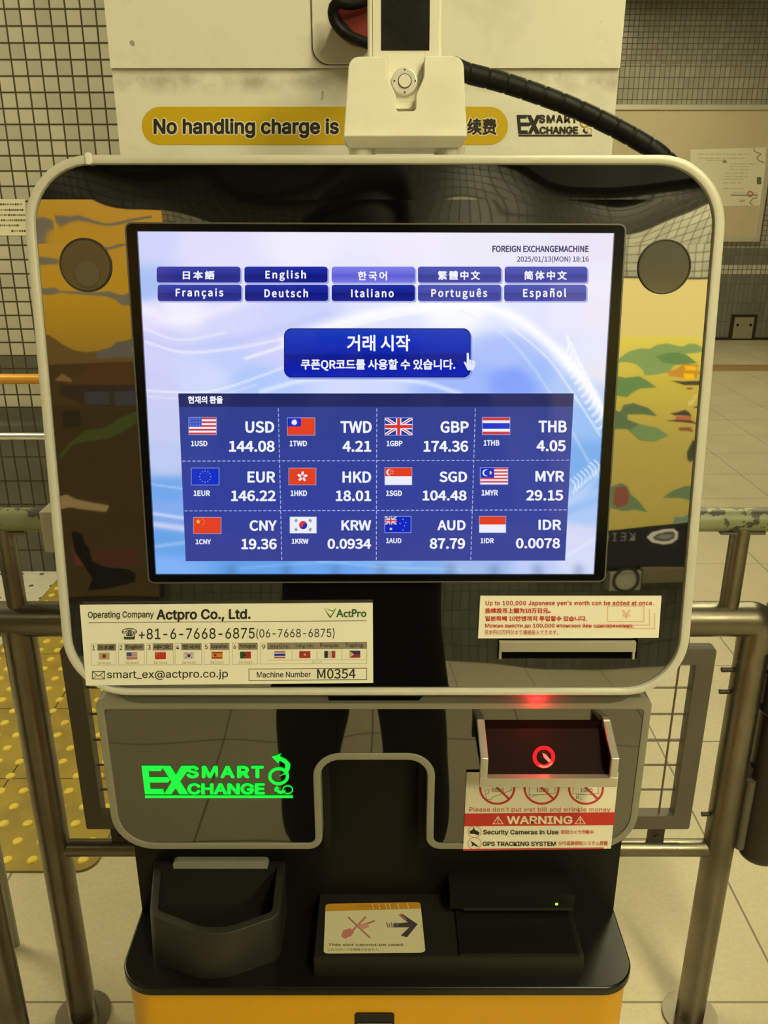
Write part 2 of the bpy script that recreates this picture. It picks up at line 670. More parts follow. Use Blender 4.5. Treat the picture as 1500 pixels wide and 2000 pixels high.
M['tray_in'] = mat('dark_grey_plastic_bowl', (.010, .010, .008), .55, ior=1.25)
M['lip'] = mat('pale_grey_plastic', (.32, .31, .27), .45)
M['steel'] = mat('satin_steel', (.55, .53, .48), .33, .75)
M['yellow'] = mat('orange_yellow_paint', (.66, .335, .004), .42, var=.12, vscale=8)
M['print'] = attr_mat('printed_paper', .6)
M['print_gloss'] = attr_mat('printed_vinyl', .38)
M['screen'] = attr_mat('lit_display', .06, emit=True, ior=1.35)
M['mural'] = attr_mat('glowing_mural', .5, emit=True, ior=1.2)
M['speaker'] = mat('smoked_grey_mesh', (.050, .046, .036), .10, ior=1.55)
M['speaker_rim'] = mat('dark_grey_rim', (.035, .032, .028), .35)
M['rail'] = railing_mat()
M['peel'] = peeled_paint_mat()
M['bar'] = mat('grey_painted_steel', (.12, .11, .09), .5, .2, var=.3, vscale=12)
M['wire'] = mat('steel_wire', (.16, .14, .11), .45, .5)
M['dark_metal'] = mat('dark_bronze_metal', (.045, .038, .030), .42, .4, var=.3, vscale=15)
M['rubber'] = mat('black_cable_wrap', (.005, .005, .005), .5, ior=1.3)
M['red'] = mat('dark_red_plastic', (.23, .020, .014), .45)
M['white_tape'] = mat('pale_tape', (.7, .68, .6), .5)
M['handrail_y'] = mat('yellow_handrail_coat', (.72, .34, .02), .35)
M['handrail_s'] = mat('polished_rail_steel', (.72, .70, .64), .28, .8)
M['board'] = mat('beige_notice_felt', (.62, .53, .37), .85, var=.1, vscale=4)
M['board_frame'] = mat('pale_aluminium_frame', (.62, .58, .48), .4, .2)
M['hatch'] = mat('steel_hatch_plate', (.38, .34, .26), .45, .3)
M['ceiling'] = mat('grey_ceiling_panel', (.06, .06, .055), .85, ior=1.2)
M['tactile'] = mat('worn_yellow_tactile_tile', (.42, .30, .052), .5, var=.7, vscale=9, var_col=(.24, .17, .06))
M['dome'] = mat('yellow_tactile_dome', (.88, .66, .10), .38)
M['lamp_body'] = mat('white_lamp_housing', (.6, .6, .58), .5)
M['floor'] = floor_mat()
M['dotted'] = dotted_mat()

# ------------------------------------------------------------------ the room
WHITE_T = (.60, .58, .50); DARK_T = (.135, .14, .125); PALE_T = (.42, .40, .34)
GROUT = (.055, .042, .018)
t_left = tile_mat('white_and_grey_wall_tiles', 0, .0520, .0062,
                  [(-9, DARK_T, .1030), (.725, WHITE_T, .0515), (.815, DARK_T, .0515), (.93, WHITE_T, .0515)], GROUT)
DARK_F = (.20, .205, .18)
t_far = tile_mat('grey_and_white_concourse_tiles', 0, .0515, .0075,
                 [(-9, DARK_F, .2060), (.725, WHITE_T, .0515), (.83, DARK_F, .1030), (1.0, PALE_T, .0515),
                  (2.47, PALE_T, .1030), (2.80, (.36, .345, .30), .0515)], (.13, .11, .07))
t_back = tile_mat('pale_wall_tiles', 0, .0515, .0050, [(-9, DARK_T, .1030), (.725, WHITE_T, .0515), (.815, DARK_T, .0515), (.93, WHITE_T, .0515), (2.46, (.030, .030, .027), .0515)], GROUT)  # near-black top band paints in the unlit upper part of the wall
t_side = tile_mat('pale_side_wall_tiles', 1, .0515, .0060, [(-9, DARK_T, .1030), (.93, WHITE_T, .0515)], GROUT)

YL, YF, YB, CEIL = 3.31, 9.70, -3.50, 3.40
XL, XM, XR = -5.0, 0.0, 8.0
def wall(name, x0, x1, y0, y1, m, z0=0.0, z1=CEIL):
    return tag(box(name, x0, x1, y0, y1, z0, z1, m), kind='structure')
tag(box('floor', XL - .2, XR + .2, YB - .2, YF + .2, -.1, 0, M['floor']), kind='structure')
tag(box('ceiling', XL - .2, XR + .2, YB - .2, YF + .2, CEIL, CEIL + .1, M['ceiling']), kind='structure')
wall('wall_left', XL, XM, YL, YL + .15, t_left)
wall('wall_inner', XM - .15, XM, YL + .15, YF, t_side)
wall('wall_far', XM - .15, XR, YF, YF + .15, t_far)
wall('wall_right', XR, XR + .15, YB - .15, YF, t_side)
wall('wall_side', XL - .15, XL, YB - .15, YL + .15, t_side)
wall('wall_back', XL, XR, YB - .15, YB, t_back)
tag(box('trim_1', XL, -1.373, 1.2, YL, 0, .004, M['dotted']), kind='structure')
# added bulkhead behind the photographer, coloured dark to make the unlit zone up there
tag(box('trim_2', XL, XR, YB, YB + .12, 2.75, CEIL, mat('added_dark_bulkhead', (.012, .012, .012), .8, ior=1.2)), kind='structure')

# tactile paving: two rows of tiles with domes
def tactile():
    P = zplane(0.0)
    x0, x1, y0, y1 = -1.373, -.689, 1.585, YL - .02
    t = thing('tactile_paving', (-1.03, 2.4, 0), 'worn yellow tactile paving with raised dots on the floor behind the railing', 'tactile paving')
    o = round_poly([(x0, y0), (x1, y0), (x1, y1), (x0, y1)], [.002, .045, .002, .002])
    prism('paving_sheet', o, 0, .006, P, M['tactile'], t, bv=.002)
    bm = bmesh.new()
    add_box(bm, -1.0325, -1.0295, y0 + .005, y1 - .01, .0055, .0066)
    for yy in (1.925, 2.265, 2.605, 2.945):
        add_box(bm, x0 + .005, x1 - .005, yy - .0012, yy + .0012, .0055, .0065)
    bobj('joint_line', bm, M['dark_metal'], t)
    bm = bmesh.new()
    ny = int((y1 - y0) / .0635)
    for i in range(11):
        for j in range(ny):
            cx = x1 - .036 - i * .0612; cy = y0 + .034 + j * .0632
            pr = [(.0140, .0055), (.0125, .0085), (.0100, .0105), (.0050, .0113)]
            rings = [[bm.verts.new((cx + r * cos(2 * pi * k / 12), cy + r * sin(2 * pi * k / 12), z)) for k in range(12)] for r, z in pr]
            for a, b in zip(rings, rings[1:]):
                for k in range(12): bm.faces.new((a[k], a[(k + 1) % 12], b[(k + 1) % 12], b[k]))
            bm.faces.new(rings[-1])
    d = bobj('raised_dots', bm, M['dome'], t)
    d['kind'] = 'stuff'
tactile()

# ------------------------------------------------------------------ the exchange machine
MC = thing('exchange_machine', (-.006, .75, 0), 'black and silver currency exchange machine with lit blue screen and orange yellow base', 'exchange machine')
PL = tplane((0, .625, 1.355), 7.4)       # face of the head, leaning back
PW = vplane(.600)                        # lower face, upright

# head: silver frame, black glass, housing behind
uL = PL.px(50, 433)[0]; uR = PL.px(1415, 433)[0]
vT = PL.px(735, 303)[1]; vB = PL.px(735, 1356)[1]
head_out = rrect(uL, vB, uR, vT, .050, 12)
uL2 = PL.px(69, 433)[0]; uR2 = PL.px(1393, 433)[0]
vT2 = PL.px(735, 322)[1]; vB2 = PL.px(735, 1343)[1]
head_in = rrect(uL2, vB2, uR2, vT2, .0435, 12)
ring_prism('head_frame', head_out, head_in, -.030, .0035, PL, M['silver'], MC, bv=.0022)
prism('head_shell', inset(head_out, .004), -.105, -.0302, PL, M['silver_low'], MC)
prism('front_glass', inset(head_in, -.0004), -.029, 0.0, PL, M['glass'], MC)
# little lump of clear tape on the top edge of the frame
q = PL.px(176, 306)
prism('tape_lump', rrect(q[0] - .0025, q[1] - .006, q[0] + .0025, q[1] + .0022, .002), .0036, .0050, PL, M['white_tape'], MC, bv=.001)

# round smoked covers left and right of the screen
def speaker_cover(cx, cy, r, lens=None):
    c = PL.px(cx, cy); rr = abs(PL.px(cx + r, cy)[0] - c[0])
    circ = lambda k: [(c[0] + k * rr * cos(2 * pi * i / 48), c[1] + k * rr * sin(2 * pi * i / 48)) for i in range(48)]
    o = prism('speaker_cover', circ(.93), 0.0001, .0008, PL, M['speaker'], MC)
    o['label'] = 'round smoked cover'
    ring_prism('cover_rim', circ(1.0), circ(.93), 0.0001, .0014, PL, M['speaker_rim'], o, bv=.0004)
    if lens:
        lc = PL.px(*lens[:2]); lr = abs(PL.px(lens[0] + lens[2], lens[1])[0] - lc[0])
        prism('camera_lens', [(lc[0] + lr * cos(2 * pi * i / 32), lc[1] + lr * sin(2 * pi * i / 32)) for i in range(32)], .0009, .0014, PL,
              mat('dim_lens_glass', (.09, .08, .06), .2), o)
speaker_cover(168, 518, 51, (172, 535, 24))
speaker_cover(1297, 521, 52)

# display
disp_bez = PL.pxs([(246, 1137), (246, 437), (1221, 440), (1221, 1134)])
def quad_round(pts, r, k=6):
    return round_poly(pts, r, k)
bz = PL.pxs([(292, 1137), (1180, 1134), (1221, 440), (246, 437)], .004)
dq = PL.pxs([(304, 1122), (1160, 1122), (1200, 455.5), (268, 452)], .003)
bo = quad_round(bz, .004, 4)
bi = quad_round(dq, .0003, 4)
ring_prism('display_surround', bo, bi, 0.0001, .004, PL, M['bezel'], MC)
ring_prism('display_edge', inset(bo, -.0011), inset(bo, .0000), 0.0001, .0043, PL, M['bezel_edge'], MC)

# --- the picture on the display
BG = [(290,470,205,210,250),(400,480,225,222,252),(600,480,240,238,253),(800,480,240,236,252),(950,470,236,233,248),(1180,480,233,227,245),
 (1180,540,236,233,250),(285,560,165,190,245),(300,615,225,220,252),(350,605,240,238,255),(450,625,213,214,252),(600,610,205,212,252),
 (750,612,226,229,255),(900,606,248,249,255),(1000,610,226,231,255),(1100,620,229,229,252),(1180,620,233,229,245),(310,670,208,208,250),
 (450,690,193,205,252),(520,680,205,208,252),(300,760,205,206,246),(400,740,206,216,252),(500,745,176,201,252),(700,755,208,219,255),
 (900,757,160,186,252),(985,690,172,192,250),(1005,745,130,160,250),(1060,720,160,190,252),(1110,700,215,225,255),(1150,690,226,230,252),(1180,720,233,228,242),(1120,760,170,200,248),
 (330,830,200,206,242),(330,900,190,202,242),(1150,820,150,190,245),(1150,900,118,172,235),(330,960,112,166,235),(330,1000,132,172,237),
 (330,1060,102,162,232),(1140,1000,168,198,246),(1130,1050,214,218,246),(1130,1100,214,221,249),(320,1110,128,178,245),(500,1105,98,158,232),
 (650,1108,108,164,240),(800,1105,130,175,236),(950,1105,160,186,237),(1050,1110,190,206,246),(430,530,225,225,252),(700,540,232,232,253)]
STROKES = [  # path, half width px, strength, colour
 ([(560,668),(640,640),(740,612),(850,597),(930,597),(1000,618),(1060,660),(1130,730),(1195,830)], 13, .85, (255,255,255)),
 ([(480,700),(600,662),(720,628),(840,604)], 3, .7, (255,255,255)),
 ([(900,606),(980,650),(1050,730),(1110,830),(1165,930)], 3, .35, (225,238,255)),
 ([(1000,640),(1070,700),(1120,770),(1172,850)], 2.5, .5, (255,255,255)),
 ([(272,600),(340,625),(430,605),(540,560)], 13, .45, (250,248,255)),
 ([(275,655),(330,680),(420,672),(520,650),(640,612)], 7, .4, (190,195,245)),
 ([(285,668),(360,688),(460,680),(560,660)], 3, .6, (250,248,255)), ([(278,640),(350,664),(440,650)], 2.5, .5, (250,248,255)),
 ([(285,763),(400,766),(500,738),(620,690)], 2.2, .7, (248,246,255)), ([(290,775),(400,778),(500,752)], 1.8, .45, (245,243,255)),
 ([(510,765),(600,742),(720,736),(830,748),(900,770)], 5, .6, (245,247,255)),
 ([(296,946),(362,955)], 2, .6, (190,215,250)), ([(298,1003),(368,1013)], 3.5, .75, (215,225,250)), ([(300,1024),(372,1034)], 7, .8, (215,215,245)),
 ([(300,1068),(372,1058)], 3.5, .55, (185,210,245)), ([(298,1014),(370,1023)], 2, .5, (120,160,230)),
 ([(1105,985),(1140,960),(1172,925)], 8, .5, (190,215,250)), ([(1105,1000),(1170,975)], 8, .5, (130,180,240)),
 ([(1100,1090),(1165,1050)], 3, .5, (240,240,252)), ([(470,1110),(640,1098),(800,1100)], 3, .35, (160,210,250)), ([(620,1096),(760,1108),(900,1112)], 2, .4, (190,225,255)),
]
for x in (452, 560, 655, 745, 880, 965, 1050, 1130):       # dim gaps between the lamps along the lower edge
    STROKES.append(([(x, 1113), (x, 1124)], 13, .30, (70, 96, 140)))
for i in range(12):    # feathered stripes at the right of the picture
    x = 1103 + i * 6.6; y = 686 + i * 12.6
    STROKES.append(([(x + 6, y - 30 + i), (x + 8, y - 10), (x + 2, y + 6), (x - 6, y + 13)], 2.2, .85, (253, 253, 255)))
for i in range(8):
    x = 1120 + i * 6.6; y = 948 - i * 5.4
    STROKES.append(([(x - 5, y - 11), (x + 3, y - 3), (x + 3, y + 7), (x - 1, y + 15)], 1.7, .8, (236, 244, 255)))

def display_picture():
    import numpy as np
    nx, ny = 300, 216
    r = np.arange(ny + 1)[:, None] / ny
    c = np.arange(nx + 1)[None, :] / nx
    Y = 452 + 670 * r + 0 * c
    X = (268 + 36 * r) + (932 - 76 * r) * c
    sw = np.zeros_like(X); A = np.zeros(X.shape + (3,))
    for bx, by, cr, cg, cb in BG:
        d2 = ((X - bx) ** 2 + ((Y - by) * 1.5) ** 2) / 3600.0
        w = 1 / (d2 * d2 + .02)
        sw += w; A += w[..., None] * np.array((cr, cg, cb))
    A /= sw[..., None]
    for path, hw, st, col in STROKES:
        pts = spline([(x, y, 0) for x, y in path], 5)
        D = np.full_like(X, 1e9)
        for p, q in zip(pts, pts[1:]):
            vx, vy = q.x - p.x, q.y - p.y
            t = np.clip(((X - p.x) * vx + (Y - p.y) * vy) / (vx * vx + vy * vy + 1e-9), 0, 1)
            D = np.minimum(D, (X - p.x - t * vx) ** 2 + (Y - p.y - t * vy) ** 2)
        k = (st * np.exp(-D / (hw * hw) * 1.1))[..., None]
        A = A * (1 - k) + np.array(col) * k
    V = []; C = []
    for j in range(ny + 1):
        for i in range(nx + 1):
            u, v = PL.px(X[j, i], Y[j, i], .0012)
            V.append(PL.w(u, v, .0012)); C.append(lin(A[j, i]))
    Fc = []; Cc = []
    for j in range(ny):
        for i in range(nx):
            q = [j * (nx + 1) + i, (j + 1) * (nx + 1) + i, (j + 1) * (nx + 1) + i + 1, j * (nx + 1) + i + 1]
            Fc.append(q); Cc.append([C[k] for k in q])
    o = obj('display', V, Fc, M['screen'], MC, cols=Cc)
    o['label'] = 'lit blue and white touch screen'
    return o
DISP = display_picture()
DB = .0014          # height of the display's artwork layers

def screen_sheet():
    return Sheet(PL, DB)

s = screen_sheet()
s.text('FOREIGN EXCHANGEMACHINE', 961, 480, 1149, 493, (72, 68, 110), 1, 'cjk', .06)
s.text('2025/01/13(MON) 18:16', 1009, 500, 1149, 514, (80, 76, 118), 1, 'cjk', .03)
s.build('screen_heading', M['screen'], DISP)

NAVY = [(0, (52, 62, 165)), (.45, (36, 46, 150)), (.55, (26, 34, 130)), (1, (38, 46, 150))]
DEEP = [(0, (24, 44, 160)), (.45, (10, 28, 148)), (.55, (2, 16, 122)), (1, (16, 30, 145))]
WASHED = [(0, (74, 84, 178)), (.45, (66, 72, 170)), (.55, (54, 58, 150)), (1, (66, 70, 168))]  # paler set: the reflection washing the right hand buttons, put into their colour
PICK = [(0, (128, 130, 235)), (.45, (104, 104, 222)), (.55, (92, 90, 208)), (1, (120, 122, 232))]
B1 = [((307, 470), '日本語', (358, 529, 420, 546), NAVY), ((478, 640), 'English', (519, 528, 598, 549), DEEP), ((648, 810), '한국어', (699, 530, 756, 548), PICK),
      ((816, 978), '繁體中文', (855, 529, 937, 547), WASHED), ((985, 1146), '简体中文', (1023, 529, 1106, 547), WASHED)]
B2 = [((309, 472), 'Français', (344, 563, 437, 584), NAVY), ((479, 641), 'Deutsch', (517, 564, 602, 581), DEEP), ((648, 810), 'Italiano', (686, 564, 769, 581), DEEP),
      ((816, 978), 'Português', (842, 563, 951, 585), WASHED), ((984, 1144), 'Español', (1021, 563, 1105, 585), WASHED)]
for row, (y0, y1) in ((B1, (521, 552)), (B2, (556, 588))):
    for (x0, x1), tx, tb, g in row:
        s = screen_sheet()
        s.rrect(x0 + 1, y0 + 3, x1 + 3, y1 + 3, 5, (165, 170, 225), 0)
        s.rrect(x0, y0, x1, y1, 5, None, 1, grad=g)
        s.text(tx, *tb, (240, 242, 255), 2, 'cjk', .045, 1.12)
        s.build('language_button', M['screen'], DISP)

s = screen_sheet()
s.rrect(557, 645, 922, 741, 16, (140, 160, 230), 0)
s.rrect(555, 641, 919, 737, 15, (2, 14, 120), 1)
s.rrect(557, 643, 917, 735, 13, None, 2, grad=[(0, (24, 58, 178)), (.2, (4, 46, 186)), (.5, (0, 34, 172)), (.56, (0, 22, 140)), (.8, (0, 24, 170)), (1, (6, 34, 178))])
s.text('거래 시작', 678, 654, 801, 686, (245, 246, 255), 3, 'cjk', .03)
s.text('쿠폰QR코드를 사용할 수 있습니다.', 588, 701, 889, 724, (240, 242, 255), 3, 'cjk', .04)
s.build('start_button', M['screen'], DISP)
s = screen_sheet()
s.poly([(911, 689), (915, 689), (916, 702), (922, 703), (928, 706), (927, 716), (924, 723), (913, 723), (905, 707), (908, 706), (911, 710)], (222, 230, 250), 5)
s.line([(917, 703), (917, 709)], 1, (150, 160, 220), 6); s.line([(921, 704), (921, 710)], 1, (150, 160, 220), 6)
s.build('pointer_icon', M['screen'], DISP)

s = screen_sheet()
TL, TR, BR, BL = (349, 768), (1120, 768), (1103, 1094), (363.5, 1095)
def tq(t): return ((TL[0] + (BL[0] - TL[0]) * t, TL[1] + (BL[1] - TL[1]) * t), (TR[0] + (BR[0] - TR[0]) * t, TR[1] + (BR[1] - TR[1]) * t))
GT = [(0, (44, 60, 140)), (.3, (46, 62, 150)), (.65, (48, 62, 156)), (1, (56, 64, 146))]
ts = [.08 + .92 * i / 12 for i in range(13)]
for a, b in zip(ts, ts[1:]):
    (l0, r0), (l1, r1) = tq(a), tq(b)
    def g(t):
        t = (t - .08) / .92
        for (ta, ca), (tb, cb) in zip(GT, GT[1:]):
            if ta <= t <= tb + 1e-6: return mixc(ca, cb, (t - ta) / (tb - ta))
        return GT[-1][1]
    s.poly([l0, r0, r1, l1], None, 0, [g(a), mixc(g(a), (62, 72, 150), .35), mixc(g(b), (62, 72, 150), .35), g(b)])  # right side lightened to paint in a reflection on the screen
(l0, r0), (l1, r1) = tq(0), tq(.08)
s.poly([l0, r0, r1, l1], (30, 38, 96), 0)
s.text('현재의 환율', 368, 773, 436, 788, (240, 242, 252), 2, 'cjk', .05)
def dashed(a, b, n):
    a = Vector(a); b = Vector(b)
    for i in range(n):
        s.line([a.lerp(b, (i + .15) / n), a.lerp(b, (i + .75) / n)], 1.5, (170, 182, 232), 1)
dashed((544, 796), (551, 1095), 30); dashed((736, 796), (735, 1095), 30); dashed((928, 796), (919, 1095), 30)
dashed((356, 900), (1113, 898), 78); dashed((360, 997), (1108, 995), 78)
RATES = [
 ('USD', '144.08', (370, 815, 423, 848), (480, 822, 536, 845), (374, 860, 406, 871), (448, 860, 537, 882)),
 ('TWD', '4.21', (562, 816, 615, 849), (665, 822, 726, 845), (566, 860, 600, 871), (669, 860, 725, 882)),
 ('GBP', '174.36', (752, 816, 805, 849), (860, 822, 915, 845), (755, 860, 786, 871), (827, 860, 914, 882)),
 ('THB', '4.05', (942, 815, 995, 848), (1051, 821, 1106, 844), (944, 859, 975, 870), (1047, 859, 1104, 881)),
 ('EUR', '146.22', (375, 914, 428, 946), (484, 920, 538, 942), (379, 957, 411, 968), (452, 957, 539, 978)),
 ('HKD', '18.01', (565, 914, 617, 946), (669, 920, 725, 942), (568, 957, 600, 968), (656, 957, 725, 978)),
 ('SGD', '104.48', (752, 913, 804, 946), (858, 920, 912, 941), (754, 957, 785, 968), (825, 957, 911, 977)),
 ('MYR', '29.15', (938, 913, 991, 945), (1045, 919, 1101, 940), (940, 956, 972, 967), (1027, 956, 1099, 977)),
 ('CNY', '19.36', (379, 1010, 432, 1041), (488, 1015, 541, 1036), (383, 1052, 413, 1062), (472, 1051, 541, 1072)),
 ('KRW', '0.0934', (567, 1009, 618, 1040), (667, 1015, 725, 1035), (570, 1051, 603, 1061), (640, 1051, 725, 1071)),
 ('AUD', '87.79', (752, 1008, 802, 1039), (854, 1015, 909, 1035), (754, 1050, 784, 1060), (839, 1050, 908, 1071)),
 ('IDR', '0.0078', (936, 1008, 987, 1039), (1051, 1014, 1095, 1034), (938, 1050, 964, 1060), (1007, 1050, 1093, 1070))]
for nm, val, fb, nb, ob, vb in RATES:
    s.text(nm, *nb, (240, 243, 255), 2, 'cjk', .045)
    s.text('1' + nm, *ob, (228, 232, 250), 2, 'cjk', .06)
    s.text(val, *vb, (240, 243, 255), 2, 'cjk', .045)
s.build('rate_table', M['screen'], DISP)

# --- flags
def union_jack(s, x0, y0, x1, y1, L, blue, red, white):
    w, h = x1 - x0, y1 - y0; k = h / 32.0
    P = lambda a, b: (x0 + a * w, y0 + b * h)
    s.rect(x0, y0, x1, y1, blue, L)
    for a, b in ((P(0, 0), P(1, 1)), (P(1, 0), P(0, 1))):
        n = Vector((-(b[1] - a[1]), b[0] - a[0])).normalized()
        s.poly([(a[0], a[1] + 3.4 * k * (1 if b[1] > a[1] else -1)), a, (a[0] + 5.5 * k * (1 if b[0] > a[0] else -1), a[1]),
                (b[0], b[1] - 3.4 * k * (1 if b[1] > a[1] else -1)), b, (b[0] - 5.5 * k * (1 if b[0] > a[0] else -1), b[1])], white, L + 1)
        s.line([(a[0] + (b[0] - a[0]) * .03, a[1] + (b[1] - a[1]) * .03), (a[0] + (b[0] - a[0]) * .97, a[1] + (b[1] - a[1]) * .97)], 2.0 * k, red, L + 2)
    cx, cy = (x0 + x1) / 2, (y0 + y1) / 2
    s.rect(cx - 5 * k, y0, cx + 5 * k, y1, white, L + 3); s.rect(x0, cy - 5 * k, x1, cy + 5 * k, white, L + 3)
    s.rect(cx - 3 * k, y0, cx + 3 * k, y1, red, L + 4); s.rect(x0, cy - 3 * k, x1, cy + 3 * k, red, L + 4)

def draw_flag(s, code, x0, y0, x1, y1, L=1, border=(150, 165, 225), dim=1.0):
    w, h = x1 - x0, y1 - y0
    D = lambda c: tuple(v * dim for v in c)
    RED, WH, BLU = D((226, 62, 32)), D((236, 238, 252)), D((10, 40, 200))
    if border: s.rect(x0 - 1, y0 - 1, x1 + 1, y1 + 1, border, L - 1)
    R = lambda a, b, c, d, col, l=L: s.rect(x0 + a * w, y0 + b * h, x0 + c * w, y0 + d * h, col, l)
    if code == 'USD':
        n = 9
        for i in range(n): R(0, i / n, 1, (i + 1) / n, D((206, 58, 62)) if i % 2 == 0 else WH)
        R(0, 0, .47, 5 / 9, D((60, 84, 190)), L + 1)
        for i in range(4):
            for j in range(3): s.disc(x0 + w * (.06 + .11 * i), y0 + h * (.09 + .18 * j), h * .03, D((150, 165, 225)), L + 2, n=6)
    elif code == 'TWD':
        R(0, 0, 1, 1, RED); R(0, 0, .5, .5, D((20, 40, 190)), L + 1)
        s.star(x0 + w * .25, y0 + h * .25, h * .2, WH, L + 2, 12, .6)
    elif code == 'GBP':
        union_jack(s, x0, y0, x1, y1, L, D((28, 52, 160)), D((214, 52, 50)), WH)
    elif code == 'THB':
        for a, b, c in ((0, .17, D((206, 58, 70))), (.17, .33, WH), (.33, .67, D((30, 54, 200))), (.67, .83, WH), (.83, 1, D((206, 58, 70)))): R(0, a, 1, b, c)
    elif code == 'EUR':
        R(0, 0, 1, 1, D((8, 44, 196)))
        for i in range(12):
            a = 2 * pi * i / 12
            s.star(x0 + w * .5 + h * .34 * sin(a), y0 + h * .5 - h * .34 * cos(a), h * .05, D((150, 175, 190)), L + 1)
    elif code == 'HKD':
        R(0, 0, 1, 1, RED)
        for i in range(5):
            a = 2 * pi * i / 5
            cx, cy = x0 + w * .5 + h * .19 * sin(a), y0 + h * .5 - h * .19 * cos(a)
            t = Vector((sin(a + .35), -cos(a + .35))); n = Vector((-t.y, t.x)); c = Vector((cx, cy))
            s.poly([c - t * h * .15, c - t * h * .02 + n * h * .09, c + t * h * .13 + n * h * .04, c + t * h * .12 - n * h * .06, c - t * h * .02 - n * h * .07], WH, L + 1)
    elif code in ('SGD', 'IDR'):
        R(0, 0, 1, .5, RED); R(0, .5, 1, 1, WH)
        if code == 'SGD':
            s.disc(x0 + w * .17, y0 + h * .26, h * .19, WH, L + 1); s.disc(x0 + w * .22, y0 + h * .26, h * .17, RED, L + 2)
            for i in range(5):
                a = 2 * pi * i / 5
                s.disc(x0 + w * .26 + h * .09 * sin(a), y0 + h * .26 - h * .09 * cos(a), h * .025, WH, L + 3, n=6)
    elif code == 'MYR':
        n = 10
        for i in range(n): R(0, i / n, 1, (i + 1) / n, D((214, 70, 74)) if i % 2 == 0 else WH)
        R(0, 0, .5, .6, D((26, 50, 190)), L + 1)
        s.disc(x0 + w * .2, y0 + h * .3, h * .21, WH, L + 2); s.disc(x0 + w * .235, y0 + h * .3, h * .18, D((26, 50, 190)), L + 3)
        s.star(x0 + w * .35, y0 + h * .3, h * .13, D((240, 226, 120)), L + 2, 10, .6)
    elif code == 'CNY':
        R(0, 0, 1, 1, RED)
        s.star(x0 + w * .17, y0 + h * .25, h * .17, D((250, 190, 60)), L + 1)
        for a, b in ((.34, .1), (.4, .2), (.4, .34), (.34, .43)): s.star(x0 + w * a, y0 + h * b, h * .05, D((250, 150, 60)), L + 1)
    elif code == 'KRW':
        R(0, 0, 1, 1, WH)
        cx, cy, r = x0 + w * .5, y0 + h * .5, h * .26
        s.disc(cx, cy, r, D((26, 50, 180)), L + 1)
        pts = [(cx + r * cos(pi + pi * i / 16), cy + r * sin(pi + pi * i / 16)) for i in range(17)]
        pts += [(cx + r / 2 + r / 2 * cos(-pi * i / 8 * 1), cy + r / 2 * sin(-pi * i / 8) * -1) for i in range(0, 0)]
        s.poly(pts, D((216, 56, 56)), L + 2)
        s.disc(cx - r / 2, cy, r / 2, D((216, 56, 56)), L + 3); s.disc(cx + r / 2, cy, r / 2, D((26, 50, 180)), L + 3)
        for sx in (-1, 1):
            for sy in (-1, 1):
                c = Vector((cx + sx * w * .27, cy + sy * h * .28)); t = Vector((sx * .83, sy * .56)); n = Vector((-t.y, t.x))
                for k in (-1, 0, 1):
                    q = c + t * (k * h * .055)
                    s.line([q - n * h * .09, q + n * h * .09], h * .035, D((60, 66, 110)), L + 1)
    elif code == 'AUD':
        R(0, 0, 1, 1, D((10, 36, 190)))
        union_jack(s, x0, y0, x0 + w * .45, y0 + h * .5, L + 1, D((28, 52, 160)), D((214, 52, 50)), WH)
        s.star(x0 + w * .23, y0 + h * .77, h * .11, WH, L + 1, 7)
        for a, b in ((.7, .17), (.59, .44), (.81, .37), (.76, .58), (.7, .85)): s.star(x0 + w * a, y0 + h * b, h * .05, D((170, 190, 240)), L + 1, 7)
    elif code == 'JPN':
        R(0, 0, 1, 1, D((205, 200, 160))); s.disc(x0 + w * .5, y0 + h * .5, h * .3, D((190, 45, 40)), L + 1)
    elif code == 'ESP':
        R(0, 0, 1, 1, D((200, 60, 40))); R(0, .22, 1, .78, D((235, 160, 40)), L + 1); s.disc(x0 + w * .33, y0 + h * .5, h * .17, D((130, 50, 30)), L + 2)
    elif code == 'PRT':
        R(0, 0, .42, 1, D((40, 100, 50))); R(.42, 0, 1, 1, D((190, 50, 50))); s.disc(x0 + w * .42, y0 + h * .5, h * .2, D((60, 50, 60)), L + 1)
    elif code == 'VNM':
        R(0, 0, 1, 1, D((195, 55, 45))); s.star(x0 + w * .5, y0 + h * .5, h * .26, D((240, 200, 160)), L + 1)
    elif code == 'FRA':
        R(0, 0, .33, 1, D((40, 50, 90))); R(.33, 0, .67, 1, D((225, 220, 200))); R(.67, 0, 1, 1, D((190, 55, 55)))
    elif code == 'PHL':
        R(0, 0, 1, .5, D((50, 50, 110))); R(0, .5, 1, 1, D((175, 50, 50)))
        s.poly([(x0, y0), (x0 + w * .45, y0 + h / 2), (x0, y1)], D((230, 220, 190)), L + 1); s.disc(x0 + w * .15, y0 + h / 2, h * .1, D((220, 170, 60)), L + 2)
for nm, val, fb, nb, ob, vb in RATES:
    s = Sheet(PL, DB + .0001)
    draw_flag(s, nm, *fb)
    s.build('flag', M['screen'], DISP)

